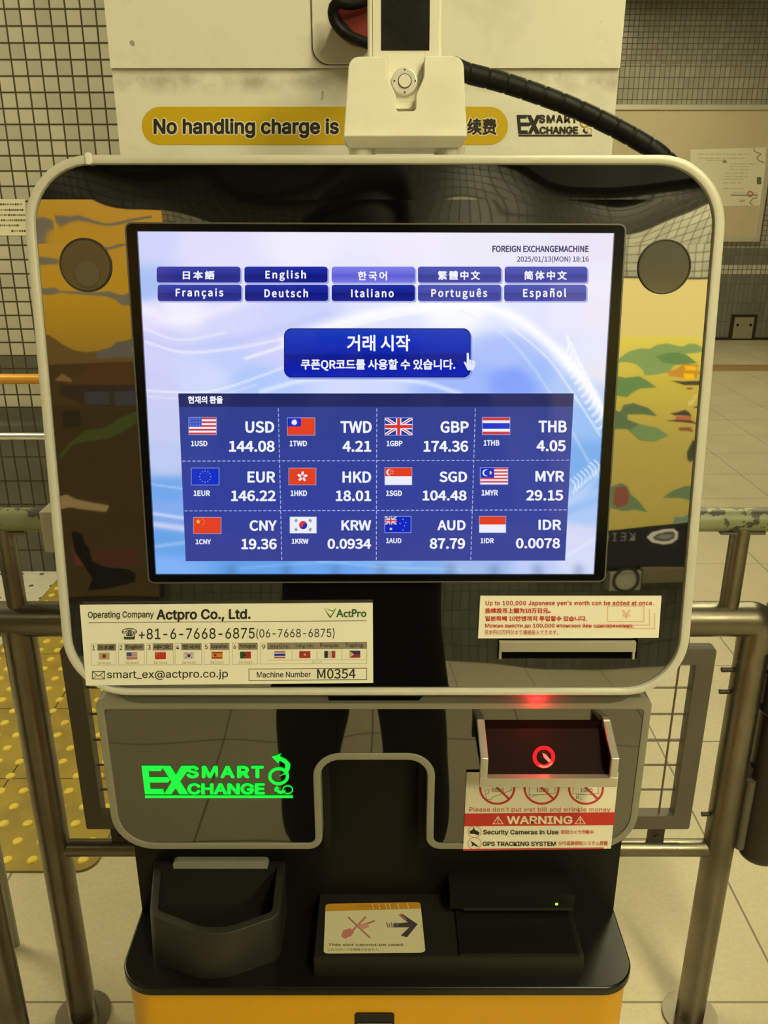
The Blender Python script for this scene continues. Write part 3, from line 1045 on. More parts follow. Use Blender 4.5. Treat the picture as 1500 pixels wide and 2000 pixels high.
# --- sticker of the operating company (lower left of the glass, overlapping the frame)
INK = (42, 40, 36); PAPER = (236, 233, 222); RULE = (120, 112, 100)
s = Sheet(PL, .0038, warp=lambda x, y: (x, y - (x - 170) * .0072))
def uq(x, y): return (x, y + (x - 170) * .0072)
s.poly([uq(159, 1178), uq(728, 1174), uq(729, 1330), uq(171, 1335)], PAPER, 0)
s.text('Operating Company', 175, 1191, 303, 1207, INK, 1, 'sans', .03)
s.text('Actpro Co., Ltd.', 308, 1188, 491, 1213, INK, 1, 'sans', .055)
s.rect(176, 1212.3, 716, 1213.6, RULE, 1)
s.poly([uq(633, 1184), uq(646, 1200), uq(657, 1184), uq(655, 1190), uq(647, 1203), uq(644, 1203)], (70, 120, 50), 1)
s.poly([uq(633, 1184), uq(650, 1189), uq(657, 1184), uq(650, 1192)], (120, 165, 60), 1)
s.text('ActPro', 657, 1190, 716, 1206, (40, 92, 52), 1, 'serif', .04)
s.text('\u260e', 241, 1224, 270, 1246, INK, 1, 'serif', .02)
s.text('+81-6-7668-6875', 274, 1225, 499, 1246, INK, 1, 'sans', .012)
s.text('(06-7668-6875)', 502, 1227, 654, 1247, INK, 1, 'sans', .006)
LB = [('1', '日本語', 'JPN', 181, 230), ('2', 'English', 'USD', 234, 285), ('3', '中文', 'CNY', 289, 341), ('4', '한국어', 'KRW', 344, 396),
      ('5', 'Español', 'ESP', 400, 450), ('6', 'Portugues', 'PRT', 455, 505)]
HEAD = (140, 132, 122)
for n, nm, fl, x0, x1 in LB:
    s.outline(x0, 1254, x1, 1296, .8, (190, 175, 150), 1)
    s.text(n, x0 + 2.5, 1257, x0 + 8, 1266, INK, 2, 'sans', .01)
    s.rect(x0 + 12, 1254, x1 - .5, 1267.5, HEAD, 1)
    s.text(nm, x0 + 15, 1256.5, x1 - 4, 1265.5, (60, 56, 52), 2, 'cjk', .05)
    cx = (x0 + x1) / 2 + 1
    draw_flag(s, fl, cx - 10.5, 1271, cx + 10.5, 1284.5, 2, None, .85)
    s.text('24 hours', cx - 13, 1288.5, cx + 13, 1294, (150, 140, 120), 2, 'sans', 0)
s.outline(510, 1254, 717, 1296, .8, (180, 168, 140), 1)
s.text('9', 513, 1257.5, 520, 1267, INK, 2, 'sans', .01)
s.rect(523, 1254, 717, 1267.5, HEAD, 1)
for i, (nm, fl) in enumerate((('ภาษาไทย', 'THB'), ('Tiếng Việt', 'VNM'), ('Français', 'FRA'), ('Tagalog', 'PHL'))):
    x0 = 523 + i * 48.5
    s.text(nm, x0 + 6, 1256, x0 + 41, 1265.5, (60, 56, 52), 2, 'serif', .02)
    s.rect(x0 + 48, 1254, x0 + 48.8, 1288, (180, 168, 140), 2)
    draw_flag(s, fl, x0 + 14, 1271, x0 + 35.5, 1284.5, 2, None, .85)
s.rect(523, 1288, 717, 1288.8, (180, 168, 140), 1)
s.text('10-19', 610, 1290, 629, 1294.5, (160, 150, 130), 2, 'sans', 0)
s.outline(183, 1307, 208, 1323, 1.4, INK, 1)
s.line([(184, 1308), (195.5, 1317), (207, 1308)], 1.3, INK, 1); s.line([(184, 1322), (192, 1315)], 1.1, INK, 1); s.line([(207, 1322), (199, 1315)], 1.1, INK, 1)
s.text('smart_ex@actpro.co.jp', 212, 1306, 447, 1325, INK, 1, 'sans', .012)
s.outline(487, 1304.5, 717, 1328, 1.3, (90, 84, 70), 1)
s.text('Machine Number', 503, 1310.5, 608, 1322, INK, 1, 'sans', .02)
s.text('M0354', 620, 1306, 695, 1325, INK, 1, 'cjk', .02)
o = s.build('company_sticker', M['print'], MC); o['label'] = 'cream sticker with telephone number and machine number'

# --- red lettered notice above the cash slot
RD = (196, 58, 48)
s = Sheet(PL, .0008)
s.poly([(938, 1163), (1291.5, 1163), (1285.5, 1245), (933.5, 1246)], (238, 233, 220), 0)
pale = (232, 190, 170)
for dx, dy in ((0, 0), (11, 7), (21, 14)):
    x0, y0, x1, y1 = 1185 + dx, 1182 + dy, 1258 + dx, 1214 + dy
    if dx == 0:
        s.outline(x0, y0, x1, y1, 2, pale, 1)
    else:
        s.rect(x1 - 2.2, y0, x1, y1, pale, 1); s.rect(x0 + 14, y1 - 2, x1, y1, pale, 1)
s.text('\u00a5', 1213, 1190, 1232, 1207, pale, 1, 'sans', .03)
s.text("Up to 100,000 Japanese yen's worth can be added at once.", 948, 1172.5, 1276, 1183.5, RD, 2, 'sans', .035, 1.08)
s.text('连续投币上额为10万日元。', 947, 1186.5, 1075, 1197, RD, 2, 'cjk', .05)
s.text('일본화폐 10만엔까지 투입할수 있습니다.', 947, 1202, 1146, 1212.5, RD, 2, 'cjk', .05)
s.text('Можно внести до 100,000 японских йен одновременно.', 947, 1217, 1237, 1226.5, RD, 2, 'sans', .035)
s.text('日本円10万円分まで連続投入できます。', 947, 1229.5, 1090, 1238.5, (205, 95, 80), 2, 'cjk', .01)
o = s.build('deposit_notice', M['print'], MC); o['label'] = 'pale notice with five lines of red lettering'

# --- cash slot in the glass: grey lip over a dark mouth
ca, cb = PL.px(974, 1249), PL.px(1240, 1283)
bm = bmesh.new()
def pbox(bm, u0, v0, u1, v1, d0, d1, P):
    vs = [bm.verts.new(P.w(u, v, d)) for d in (d0, d1) for v in (v0, v1) for u in (u0, u1)]
    for f in ((0, 2, 3, 1), (4, 5, 7, 6), (0, 1, 5, 4), (2, 6, 7, 3), (0, 4, 6, 2), (1, 3, 7, 5)):
        bm.faces.new([vs[i] for i in f])
u0, v1 = ca; u1, v0 = cb
pbox(bm, u0 - .0006, v0 - .0008, u1 + .0012, v1 + .0005, .0001, .0012, PL)
slot = bobj('cash_slot', bm, M['black_matte'], MC)
slot['label'] = 'narrow banknote slot with a grey lip'
bm = bmesh.new()
h = v1 - v0
pbox(bm, u0, v0 + h * .46, u1 - .0016, v1, .0012, .0062, PL)
pbox(bm, u0, v0, u0 + .0020, v0 + h * .46, .0012, .0048, PL)
pbox(bm, u1 - .0036, v0, u1 - .0016, v0 + h * .46, .0012, .0048, PL)
bevel(bm, .0006, 1)
bobj('slot_lip', bm, M['steel'], slot)


# --- lower face: silver frame with an arched notch, glossy panel, lit sign
lo_pts = PW.pxs([(188, 1371), (1274, 1371), (1236, 1657), (832, 1657), (834, 1483), (628, 1483), (628, 1657), (222, 1657)])
# keep the uprights upright
XA, XB = PW.px(200, 1470)[0], PW.px(1261, 1470)[0]
lo_pts[0] = (XA, lo_pts[0][1]); lo_pts[7] = (XA, lo_pts[7][1]); lo_pts[1] = (XB, lo_pts[1][1]); lo_pts[2] = (XB, lo_pts[2][1])
XN0, XN1 = PW.px(628, 1570)[0], PW.px(833.5, 1570)[0]
lo_pts[4] = (XN1, lo_pts[4][1]); lo_pts[3] = (XN1, lo_pts[3][1]); lo_pts[5] = (XN0, lo_pts[5][1]); lo_pts[6] = (XN0, lo_pts[6][1])
low_out = round_poly(lo_pts, [.009, .009, .036, .013, .017, .017, .013, .036], 9)
low_in = inset(low_out, .0065)
v_hi = PW.px(735, 1361)[1] - lo_pts[0][1]
low_tall = [Vector((p.x, p.y + v_hi)) if p.y > lo_pts[0][1] - .0095 else p for p in low_out]
ring_prism('lower_frame', low_tall, low_in, -.030, .0015, PW, M['silver_low'], MC, bv=.0012)
prism('lower_glass', inset(low_in, -.0003), -.028, .0003, PW, M['glass_low'], MC)
prism('head_shadow_strip', PW.pxs([(236, 1361.5), (1229, 1361.5), (1214, 1369.5), (1190, 1373.5), (276, 1373.5), (250, 1369.5)], .0016), .0014, .0018, PW, M['head_shadow'], MC)  # dark strip painting in the shadow of the head on the lower frame
prism('vent_groove', PW.pxs([(640, 1360), (826, 1360), (818, 1368), (642, 1368)], .002), .0017, .0021, PW, M['black_matte'], MC)
# liner of the arched notch
bm = bmesh.new()
zn = lo_pts[4][1]; zb = lo_pts[3][1]
add_box(bm, XN0 + .0005, XN1 - .0005, .645, .648, zb - .01, zn - .0005)
add_box(bm, XN0 + .0005, XN0 + .0065, .612, .645, zb - .01, zn - .002)
add_box(bm, XN1 - .0065, XN1 - .0005, .612, .645, zb - .01, zn - .002)
add_box(bm, XN0 + .0005, XN1 - .0005, .612, .645, zn - .0045, zn - .0005)
bobj('notch_liner', bm, M['tray_in'], MC)

def draw_logo(s, T, col, ringcol, L=1):
    """EX SMART CHANGE with two curling arrows; T maps logo units (0..1500, 0..574) to the frame"""
    p = lambda pts: [T(x, y) for x, y in pts]
    pl = lambda pts, c=col, l=L: s.poly(p(pts), c, l)
    pl([(75, 195), (132, 195), (156, 440), (105, 440)])
    pl([(100, 195), (262, 195), (243, 241), (100, 241)])
    pl([(120, 293), (300, 293), (322, 316), (305, 340), (120, 340)])
    pl([(120, 394), (262, 394), (272, 440), (110, 440)])
    pl([(246, 196), (322, 196), (480, 440), (402, 440)])
    pl([(418, 196), (500, 196), (332, 440), (268, 440)])
    def tx(b, x0, y0, x1, y1, sp):
        a = T(x0, y0); c = T(x1, y1)
        s.text(b, a[0], a[1], c[0], c[1], col, L + 1, 'sans', .075, sp)
    tx('SMART', 462, 193, 1128, 302, 1.16)
    tx('CHANGE', 470, 343, 1137, 442, 1.0)
    pl([(105, 450), (1376, 450), (1378, 473), (105, 473)])
    # big curl
    c = T(1255, 285); e = T(1255 + 90, 285 + 78); rx, ry = abs(e[0] - c[0]), abs(e[1] - c[1])
    s.ring(c[0], c[1], rx, rx * .30, ringcol, L, ry)
    pl([(1195, 118), (1280, 90), (1262, 112), (1318, 140), (1356, 180), (1352, 222), (1330, 262), (1302, 236), (1314, 200), (1306, 178), (1282, 160), (1262, 150), (1255, 176)])
    pl([(1255, 285), (1300, 262), (1330, 250), (1318, 266), (1280, 278)], col, L + 1)
    c = T(1333, 402); e = T(1333 + 46, 402 + 38); rx, ry = abs(e[0] - c[0]), abs(e[1] - c[1])
    s.ring(c[0], c[1], rx, rx * .2, ringcol, L, ry)
    pl([(1216, 392), (1240, 368), (1262, 388), (1250, 398), (1270, 410), (1300, 410), (1318, 404), (1304, 428), (1276, 438), (1246, 428), (1232, 412), (1222, 420)])

s = Sheet(PW, .0009)
draw_logo(s, lambda x, y: (260 + x / 4.412, 1450 + y / 4.412), (0, 255, 62), (0, 255, 62))
o = s.build('lit_sign', attr_mat('green_lit_sign', .4, emit=True, estr=1.05), MC); o['label'] = 'glowing green lettering with curling arrows'

# --- banknote acceptor standing out of the lower face
YP, YK = .5996, .5640
q0 = atY(931, 1406, YP); q1 = atY(1196, 1406, YP)
zk = atY(1000, 1482, YK).z; zlip = atY(1000, 1519, YK).z; zbot = atY(1000, 1536, YK).z; ztop = q0.z
xa = atY(938, 1500, YK).x; xb = atY(1208, 1500, YK).x
acc = box('banknote_acceptor', xa + .003, xb - .003, YK + .004, YP, zbot + .0005, zbot + .006, M['black'], MC)
def cheek(x0, x1):
    bm = bmesh.new()
    prof = [(YP, ztop + .001), (YP - .004, ztop + .001), (YK, zk), (YK, zbot + .001), (YK + .004, zbot + .001), (YK + .004, zk - .0012), (YP - .006, ztop - .005), (YP, ztop - .006)]
    a = [bm.verts.new((x0, y, z)) for y, z in prof]; b = [bm.verts.new((x1, y, z)) for y, z in prof]
    n = len(prof)
    # solid side plate behind the metal edge
    for i in range(n):
        bm.faces.new((a[i], a[(i + 1) % n], b[(i + 1) % n], b[i]))
    for L in (a, b):
        bm.faces.new(L if L is b else list(reversed(L)))
    bmesh.ops.recalc_face_normals(bm, faces=bm.faces)
    bevel(bm, .0005, 1)
    bobj('cheek', bm, M['steel'], acc)
cheek(xa, xa + .0062); cheek(xb - .0062, xb)
bm = bmesh.new()                # dark side walls, back and sloping floor of the mouth
zi = zlip - .001
def quadf(bm, pts): bm.faces.new([bm.verts.new(p) for p in pts])
quadf(bm, [(xa + .004, YP, ztop), (xa + .004, YK + .002, zk), (xa + .004, YK + .002, zbot + .002), (xa + .004, YP, zbot + .002)])
bobj('side_wall', bm, M['black'], acc)
bm = bmesh.new()
quadf(bm, [(xb - .004, YP, ztop), (xb - .004, YP, zbot + .002), (xb - .004, YK + .002, zbot + .002), (xb - .004, YK + .002, zk)])
bobj('side_wall', bm, M['black'], acc)
throat_m = mat('dark_red_lit_acrylic', (.010, .0035, .003), .5, ior=1.12)
bm = bmesh.new()
quadf(bm, [(xa + .004, YP - .0006, ztop - .0005), (xb - .004, YP - .0006, ztop - .0005), (xb - .004, YP - .0006, ztop - .008), (xa + .004, YP - .0006, ztop - .008)])
quadf(bm, [(xa + .004, YP - .0006, ztop - .008), (xb - .004, YP - .0006, ztop - .008), (xb - .004, YK + .004, zi), (xa + .004, YK + .004, zi)])
bobj('throat', bm, throat_m, acc)
bm = bmesh.new()
add_box(bm, xa + .0002, xb - .0002, YK - .0008, YK + .0045, zbot, zlip)
bevel(bm, .0008, 2)
bobj('front_lip', bm, M['steel'], acc)
# glowing red ring with its bar, lying on the sloping floor
TA = Vector(((xa + xb) / 2, YP - .0006, ztop - .008)); TB = Vector(((xa + xb) / 2, YK + .004, zi))
PT = Plane(TA + (TB - TA) * .5, (1, 0, 0), TA - TB)
led = mat('red_led_glow', (.02, 0, 0), .6, ior=1.02, emit=(1, .018, .02), estr=1.25)
led_hot = mat('pale_red_led_glow', (.02, 0, 0), .6, ior=1.02, emit=(1, .22, .12), estr=1.5)
def ring_on(P, cx, cy, r, w, d, a0, a1, name, m, n=40):
    v = []; f = []
    for i in range(n + 1):
        a = radians(a0 + (a1 - a0) * i / n)
        for k in (r, r - w):
            u_, v_ = P.px(cx + k * cos(a), cy + k * sin(a)); v.append(P.w(u_, v_, d))
    for i in range(n): f.append((2 * i, 2 * i + 1, 2 * i + 3, 2 * i + 2))
    return obj(name, v, f, m, acc)
ring_on(PT, 1062, 1479, 22, 7.5, .0006, 0, 360, 'indicator_ring', led)
ring_on(PT, 1063, 1481, 19, 3.4, .0008, 30, 125, 'ring_glow', led_hot)
v = [PT.w(*PT.px(x, y), .0008) for x, y in ((1059, 1471), (1066, 1474), (1076, 1486), (1072, 1490), (1062, 1480))]
obj('indicator_bar', v, [(0, 1, 2, 3, 4)], led_hot, acc)
pl = bpy.data.lights.new('red_led_light', 'POINT'); pl.color = (1, .02, .02); pl.energy = .004; pl.shadow_soft_size = .002
lo = bpy.data.objects.new('red_led_light', pl); lo.location = PT.w(0, 0, .004); COL.objects.link(lo); lo.parent = acc; lo.location = lo.location - WLOC[acc.name]
# added red point light for the red glow under the head
ll = bpy.data.lights.new('added_red_glow', 'POINT'); ll.color = (1, .02, .03); ll.energy = .075; ll.shadow_soft_size = .006
lo = bpy.data.objects.new('added_red_glow', ll); lo.location = (atY(1048, 1362, .6).x, .5945, 1.1175); COL.objects.link(lo)
lo.parent = MC; lo.location = lo.location - WLOC[MC.name]

# --- warning sticker below the acceptor
s = Sheet(PW, .0021)
K = lambda X, Y: (890 + X / 4.412, 1380 + Y / 4.412)
s.poly([(911, 1505), (1207, 1505), (1192, 1654), (904, 1658)], (236, 230, 214), 0)
WR = (198, 52, 44)
def in_ring(pts):
    s.line([K(*p) for p in pts], .8, (70, 60, 52), 1)
for i, cx in enumerate((355, 737, 1118)):
    c = K(cx, 690)
    s.ring(c[0], c[1], 35, 4, WR, 2, 32)
    a = K(cx - 95, 590); b = K(cx + 105, 785)
    s.line([a, b], 4, WR, 2)
in_ring([(250, 705), (262, 780), (300, 790), (320, 765), (480, 705), (470, 670)]); in_ring([(250, 705), (285, 700), (283, 735), (262, 740)])
in_ring([(630, 660), (628, 745), (700, 745), (850, 735), (855, 665)]); in_ring([(628, 745), (640, 768), (705, 745)])
in_ring([(1010, 660), (1005, 735), (1060, 740), (1120, 745), (1225, 735), (1220, 665)]); in_ring([(1040, 745), (1035, 775), (1055, 775), (1050, 745)]); in_ring([(1075, 760), (1070, 785), (1085, 785)])
for cx in (360, 745, 1122):
    a = K(cx - 52, 690); b = K(cx + 52, 722)
    s.text('1000' if cx > 400 else '5000', a[0], a[1], b[0], b[1], (60, 52, 46), 1, 'sans', .01)
s.text("Please don't put wet bill and wrinkle money", 916, 1573, 1191, 1584, (205, 100, 80), 1, 'sans', .02, 1.05)
s.poly([(907.5, 1585.5), (1200, 1583), (1198.5, 1608), (906, 1610.5)], WR, 1)
s.text('WARNING', 989, 1590, 1117, 1606, (238, 226, 205), 2, 'sans', .05)
for x in (972, 1132):
    s.poly([(x, 1590), (x + 11, 1606), (x - 11, 1606)], (238, 226, 205), 2); s.poly([(x, 1593), (x + 8.5, 1604.5), (x - 8.5, 1604.5)], WR, 3)
    s.rect(x - .9, 1595.5, x + .9, 1600.5, (238, 226, 205), 4); s.rect(x - .9, 1601.5, x + .9, 1603.2, (238, 226, 205), 4)
for cy in (1621, 1644):
    s.ring(926.5, cy, 13.5, 1.2, (205, 130, 110), 1, 12)
s.poly([(916, 1620), (924, 1616), (924, 1612), (926, 1612), (926, 1616), (936, 1622), (934, 1628), (926, 1625), (918, 1625)], (40, 34, 30), 2)
s.poly([(918, 1638), (925, 1642), (935, 1650), (930, 1650), (926, 1647), (920, 1650), (922, 1645)], (40, 34, 30), 2)
s.text('Security Cameras in Use', 943, 1617, 1090, 1628.5, (48, 44, 40), 1, 'sans', .05)
s.text('防犯カメラ作動中', 1095, 1617.5, 1158, 1625.5, (205, 90, 76), 1, 'cjk', .04)
s.text('GPS TRACKING SYSTEM', 942, 1640, 1085, 1649, (48, 44, 40), 1, 'sans', .06)
s.text('GPS追跡探知システム搭載', 1090, 1639, 1186, 1647.5, (205, 90, 76), 1, 'cjk', .03)
s.poly([(904.2, 1654.5), (1178, 1651.5), (1178, 1654.5), (904, 1658)], (190, 60, 52), 1)
o = s.build('warning_sticker', M['print'], MC); o['label'] = 'red and cream warning sticker about wet banknotes'

# --- body behind, counter, yellow base
HZ = .8545
BXL, BXR = -.2335, .2215
box('body', BXL, BXR, .632, .90, HZ - .002, 1.108, M['black'], MC, .004)
bm = bmesh.new()
Pz = zplane(HZ)
fl = Pz.px(735, 1930)[1]
ct = round_poly([(BXL - .0015, .66), (BXL - .0015, fl), (BXR + .0015, fl), (BXR + .0015, .66)], [.002, .032, .032, .002], 10)
prism('counter', ct, -.0085, 0, Pz, M['counter'], MC, bv=.003, seg=3)
cab = round_poly([(BXL + .002, .90), (BXL + .002, fl + .0035), (BXR - .002, fl + .0035), (BXR - .002, .90)], [.004, .028, .028, .004], 10)
prism('base_cabinet', cab, -HZ + .02, -.0086, Pz, M['yellow'], MC)
box('plinth', BXL + .01, BXR - .01, fl + .012, .89, 0, .02, M['black'], MC)
# dark recessed pull in the yellow front
Pc = vplane(fl + .0035)
ha, hb = Pc.px(693, 1977), Pc.px(770, 2010)
prism('recessed_pull', rrect(ha[0], hb[1] - .004, hb[0], ha[1], .003), .0002, .0010, Pc, M['counter'], MC)
prism('pull_edge', rrect(ha[0] + .001, hb[1] - .0035, hb[0] - .001, Pc.px(730, 1997)[1], .002), .0011, .0030, Pc, M['lip'], MC, bv=.0008)

# --- coin tray: a bin with a pointed rounded front
RZ = .917
Pr = zplane(RZ)
rim = Pr.pxs([(300, 1683), (292, 1786), (415, 1834), (546, 1788), (557, 1683)])
rim[0] = (rim[0][0], .6315); rim[4] = (rim[4][0], .6315)
rim_o = round_poly(rim, [.0, .012, .055, .012, .0], 12)
flo = Pz.pxs([(300, 1760), (297, 1877), (415, 1921), (546, 1873), (553, 1760)])
flo[0] = (rim[0][0] + .001, .6315); flo[4] = (rim[4][0] - .001, .6315)
flo_o = round_poly(flo, [.0, .012, .055, .012, .0], 12)
rim_i = inset(rim_o, .0068)
bm = bmesh.new()
n = len(rim_o)
A = [bm.verts.new((p[0], p[1], HZ - .0005)) for p in flo_o]
B = [bm.verts.new((p[0], p[1], RZ - .0008)) for p in rim_o]
B2 = [bm.verts.new((p[0], p[1], RZ)) for p in inset(rim_o, .0010)]
for a, b in ((A, B), (B, B2)):
    for i in range(n): bm.faces.new((a[i], a[(i + 1) % n], b[(i + 1) % n], b[i]))
C_ = [bm.verts.new((p[0], min(p[1], .6310), RZ)) for p in rim_i]
for i in range(n): bm.faces.new((B2[i], B2[(i + 1) % n], C_[(i + 1) % n], C_[i]))
D_ = [bm.verts.new((p[0], min(p[1], .6310), RZ - .045)) for p in inset(rim_o, .0095)]
for i in range(n): bm.faces.new((C_[i], C_[(i + 1) % n], D_[(i + 1) % n], D_[i]))
bm.faces.new(D_); bm.faces.new(list(reversed(A)))
bmesh.ops.recalc_face_normals(bm, faces=bm.faces)
tray = bobj('coin_tray', bm, M['tray'], MC, smooth=40)
tray['label'] = 'dark grey coin tray with pointed front'
in_f = inset(rim_o, .0097)
bm = bmesh.new(); bm.faces.new([bm.verts.new((p[0], min(p[1], .6308), RZ - .0440)) for p in in_f])
bobj('tray_floor', bm, M['tray_in'], tray)
Pb = vplane(.6285)
la, lb_ = Pb.px(338, 1677), Pb.px(526, 1699)
prism('chute_lip', rrect(la[0], lb_[1], lb_[0], la[1], .0045), -.0025, .004, Pb, M['lip'], tray, bv=.001)

# --- platform with the faded slot label and the card reader
PZ = .877
P7 = zplane(PZ)
pb = P7.pxs([(613, 1868), (1142, 1870)])
py0 = (pb[0][1] + pb[1][1]) / 2
plat = prism('reader_platform', [(pb[0][0], .632), (pb[0][0], py0), (pb[1][0], py0), (pb[1][0], .632)], HZ - PZ - .0003, 0, P7, mat('charcoal_plastic', (.012, .011, .009), .42, ior=1.35), MC, bv=.0015)
s = Sheet(P7, .0003)
lab = [(636, 1766), (821, 1762.5), (831, 1861), (632, 1863)]
def lq(a, b):   # unit square on the label
    t = (lab[0][0] + (lab[1][0] - lab[0][0]) * a, lab[0][1] + (lab[1][1] - lab[0][1]) * a)
    u = (lab[3][0] + (lab[2][0] - lab[3][0]) * a, lab[3][1] + (lab[2][1] - lab[3][1]) * a)
    return (t[0] + (u[0] - t[0]) * b, t[1] + (u[1] - t[1]) * b)
lr = round_poly([(0, 0), (1, 0), (1, 1), (0, 1)], .055, 5)
s.poly([lq(*p) for p in lr], (196, 188, 156), 0)
s.poly([lq(*p) for p in round_poly([(0, 0), (1, 0), (1, .13), (0, .15)], [.05, .05, 0, 0], 5)], (178, 128, 40), 1)
for a in (.49, .56, .63, .67, .76, .86): s.line([lq(a, .02), lq(a + .012, .12)], 1.6, (214, 190, 130), 2)
for i in range(11):          # worn away heading
    s.line([lq(.34 + .034 * i, .04 + .01 * (i % 2)), lq(.36 + .034 * i, .10 - .02 * (i % 3 == 0))], 1.6, (150, 104, 34), 2)
PK = (176, 110, 106)
s.line([lq(.24, .28), lq(.46, .70)], 3, (156, 96, 92), 2); s.line([lq(.42, .28), lq(.21, .70)], 4, PK, 2); s.line([lq(.34, .48), lq(.51, .36)], 3, (150, 100, 96), 2)
s.poly([lq(.17, .66), lq(.19, .54), lq(.26, .50), lq(.30, .58), lq(.27, .66), lq(.2, .70)], PK, 2)
s.poly([lq(.34, .44), lq(.42, .40), lq(.46, .48), (lq(.40, .52)), lq(.36, .5)], (186, 136, 124), 2)
AR = (64, 58, 66)
s.poly([lq(.76, .25), lq(.80, .23), lq(.95, .44), lq(.83, .70), lq(.77, .66), lq(.86, .50), lq(.70, .50), lq(.70, .42), lq(.85, .40)], AR, 2)
s.poly([lq(.76, .25), lq(.80, .24), lq(.85, .36), lq(.82, .36)], (150, 96, 96), 3)
for i in range(6):           # remains of lettering on the arrow's shaft
    s.line([lq(.635 + .022 * i, .40 + .02 * (i % 2)), lq(.645 + .022 * i, .50)], 1.8, (110, 92, 110), 3)
s.text('This slot cannot be used.', *lq(.04, .80), *lq(.80, .87), (92, 84, 62), 2, 'sans', .04)
s.text('このスロットは使用できません', *lq(.04, .90), *lq(.54, .96), (110, 100, 74), 2, 'cjk', .02)
o = s.build('slot_label', M['print_gloss'], plat); o['label'] = 'faded label with a dark arrow pointing right'

rz1, rz0 = .9016, .8855
ra = zplane(rz1).px(878, 1709); rb_ = zplane(rz1).px(1124, 1748)
rd = box('card_reader', ra[0] - .001, rb_[0], rb_[1], .634, rz0, rz1, mat('dark_satin_plastic', (.010, .0095, .008), .34, ior=1.32), MC, .002)
tl = zplane(PZ + .003)
qa = tl.px(892, 1805); qb = tl.px(1132, 1863)
box('card_rest', qa[0], qb[0] - .001, qb[1], .612, PZ - .0002, PZ + .003, M['black'], rd, .001)
box('reader_mouth', qa[0] + .002, qb[0] - .003, .609, .633, PZ + .0029, rz0 + .001, M['black_matte'], rd)
Prf = vplane(rb_[1])
tp = Prf.px(905, 1775); tq2 = Prf.px(1118, 1779)
bm = bmesh.new(); add_box(bm, tp[0], tq2[0], rb_[1] - .0018, rb_[1] + .002, rz0 - .0008, rz0 + .0008); bevel(bm, .0005, 1)
bobj('reader_lip', bm, M['tray'], rd)
gl = Prf.px(1087, 1765.5)
lg = [(gl[0] + .0014 * cos(2 * pi * i / 20), gl[1] + .0014 * sin(2 * pi * i / 20)) for i in range(20)]
prism('status_light', lg, -.0005, .0005, Prf, mat('yellow_green_led', (.02, .05, 0), .3, emit=(.58, 1.0, .07), estr=1.0), rd)['label'] = 'tiny yellow green light'
# small cream cover sticking out on the left side of the head
cv0 = atY(92, 1010, .70); cv1 = atY(112, 1066, .70)
box('side_cover', cv0.x, BXL - .0035 + .012, .685, .715, cv1.z, cv0.z + .01, M['cream_edge'], MC, .006, 3)

# ------------------------------------------------------------------ cream cabinet behind the machine, with the banner
BX0, BX1, BY, = -.2733, .2360, .950
WB = thing('cream_cabinet', ((BX0 + BX1) / 2, 1.06, 0), 'tall cream metal cabinet behind the machine with a yellow no handling charge banner', 'cabinet')
zc = atY(700, 134, BY).z
PB = vplane(BY)
box('lower_casing', BX0, BX1, BY, BY + .17, 0, zc - .0005, M['cream'], WB, .0016)
box('upper_casing', BX0, BX1, BY - .004, BY + .17, zc, 2.02, M['cream'], WB, .0016)
# rounded cover plate at the upper left
PBu = vplane(BY - .004)
ca = PBu.px(612, 126); cb = PBu.px(862, 0)
co = round_poly([(ca[0], ca[1]), (cb[0], ca[1]), (cb[0], 1.93), (ca[0], 1.93)], [.016, .01, .01, .01], 8)
prism('cover_plate', co, .0001, .004, PBu, M['cream_plain'], WB, bv=.0012)
prism('plate_shadow_gap', inset(co, -.0006), .00005, .0006, PBu, M['black_matte'], WB)
# banner printed across the lower casing
s = Sheet(PB, .0003)
s.rrect(277, 208.5, 992, 283, 37, (206, 172, 8), 0, k=12)
for col, b, L in (((236, 226, 196), .16, 1), ((38, 32, 30), .055, 2)):
    g = 2.3 if L == 1 else 0
    s.text('No handling charge is', 300 - g, 231 - g, 662 + g, 270 + g, col, L, 'sans', b)
    s.text('续费', 912 - g, 231 - g, 970 + g, 264 + g, col, L, 'cjk', .10 if L == 1 else .05)
o = s.build('banner', M['print'], WB); o['label'] = 'yellow pill shaped banner with black lettering'
s = Sheet(PB, .0003)
def TLg(x, y):
    return (1009 + (x - 75) / 1300 * 147, 224.5 + (y - 195) / 278 * 42)
draw_logo(s, TLg, (38, 32, 30), (196, 158, 60))
o = s.build('printed_sign', M['print'], WB); o['label'] = 'small black lettering with curling arrows'

# red round button with a black cable looped round it
rc = PBu.px(704, 46)
RY = BY - .003
rb = thing('red_push_button', (rc[0], RY, rc[1]), 'dark red round button on the cream cabinet, half hidden by the handset', 'button')
rr = abs(PBu.px(704 + 46, 46)[0] - rc[0])
circ = lambda k: [(rc[0] + k * rr * cos(2 * pi * i / 36), rc[1] + k * rr * sin(2 * pi * i / 36)) for i in range(36)]
prism('button_stem', circ(.55), .0042, .016, PBu, M['black'], rb)
prism('button_cap', circ(1.0), .016, .030, PBu, M['red'], rb, bv=.005, seg=3)
lp = [(790, -60, .90), (730, -8, .905), (690, 8, .905), (660, 6, .905), (650, 22, .908), (655, 44, .91), (672, 64, .91), (700, 78, .908), (735, 88, .905), (790, 84, .89)]
tube('black_cable_loop', spline([atY(x, y, Y) for x, y, Y in lp], 8), .0050, M['rubber'])
tag(bpy.data.objects['black_cable_loop'], 'thick black cable loop in front of the dark red button', 'cable')
lp = [(648, 6, .915), (655, 30, .918), (690, 70, .914), (740, 92, .91)]
tube('thin_cable', spline([atY(x, y, Y) for x, y, Y in lp], 8), .0032, M['rubber'])
tag(bpy.data.objects['thin_cable'], 'thinner black cable twisted behind the looped cable', 'cable')

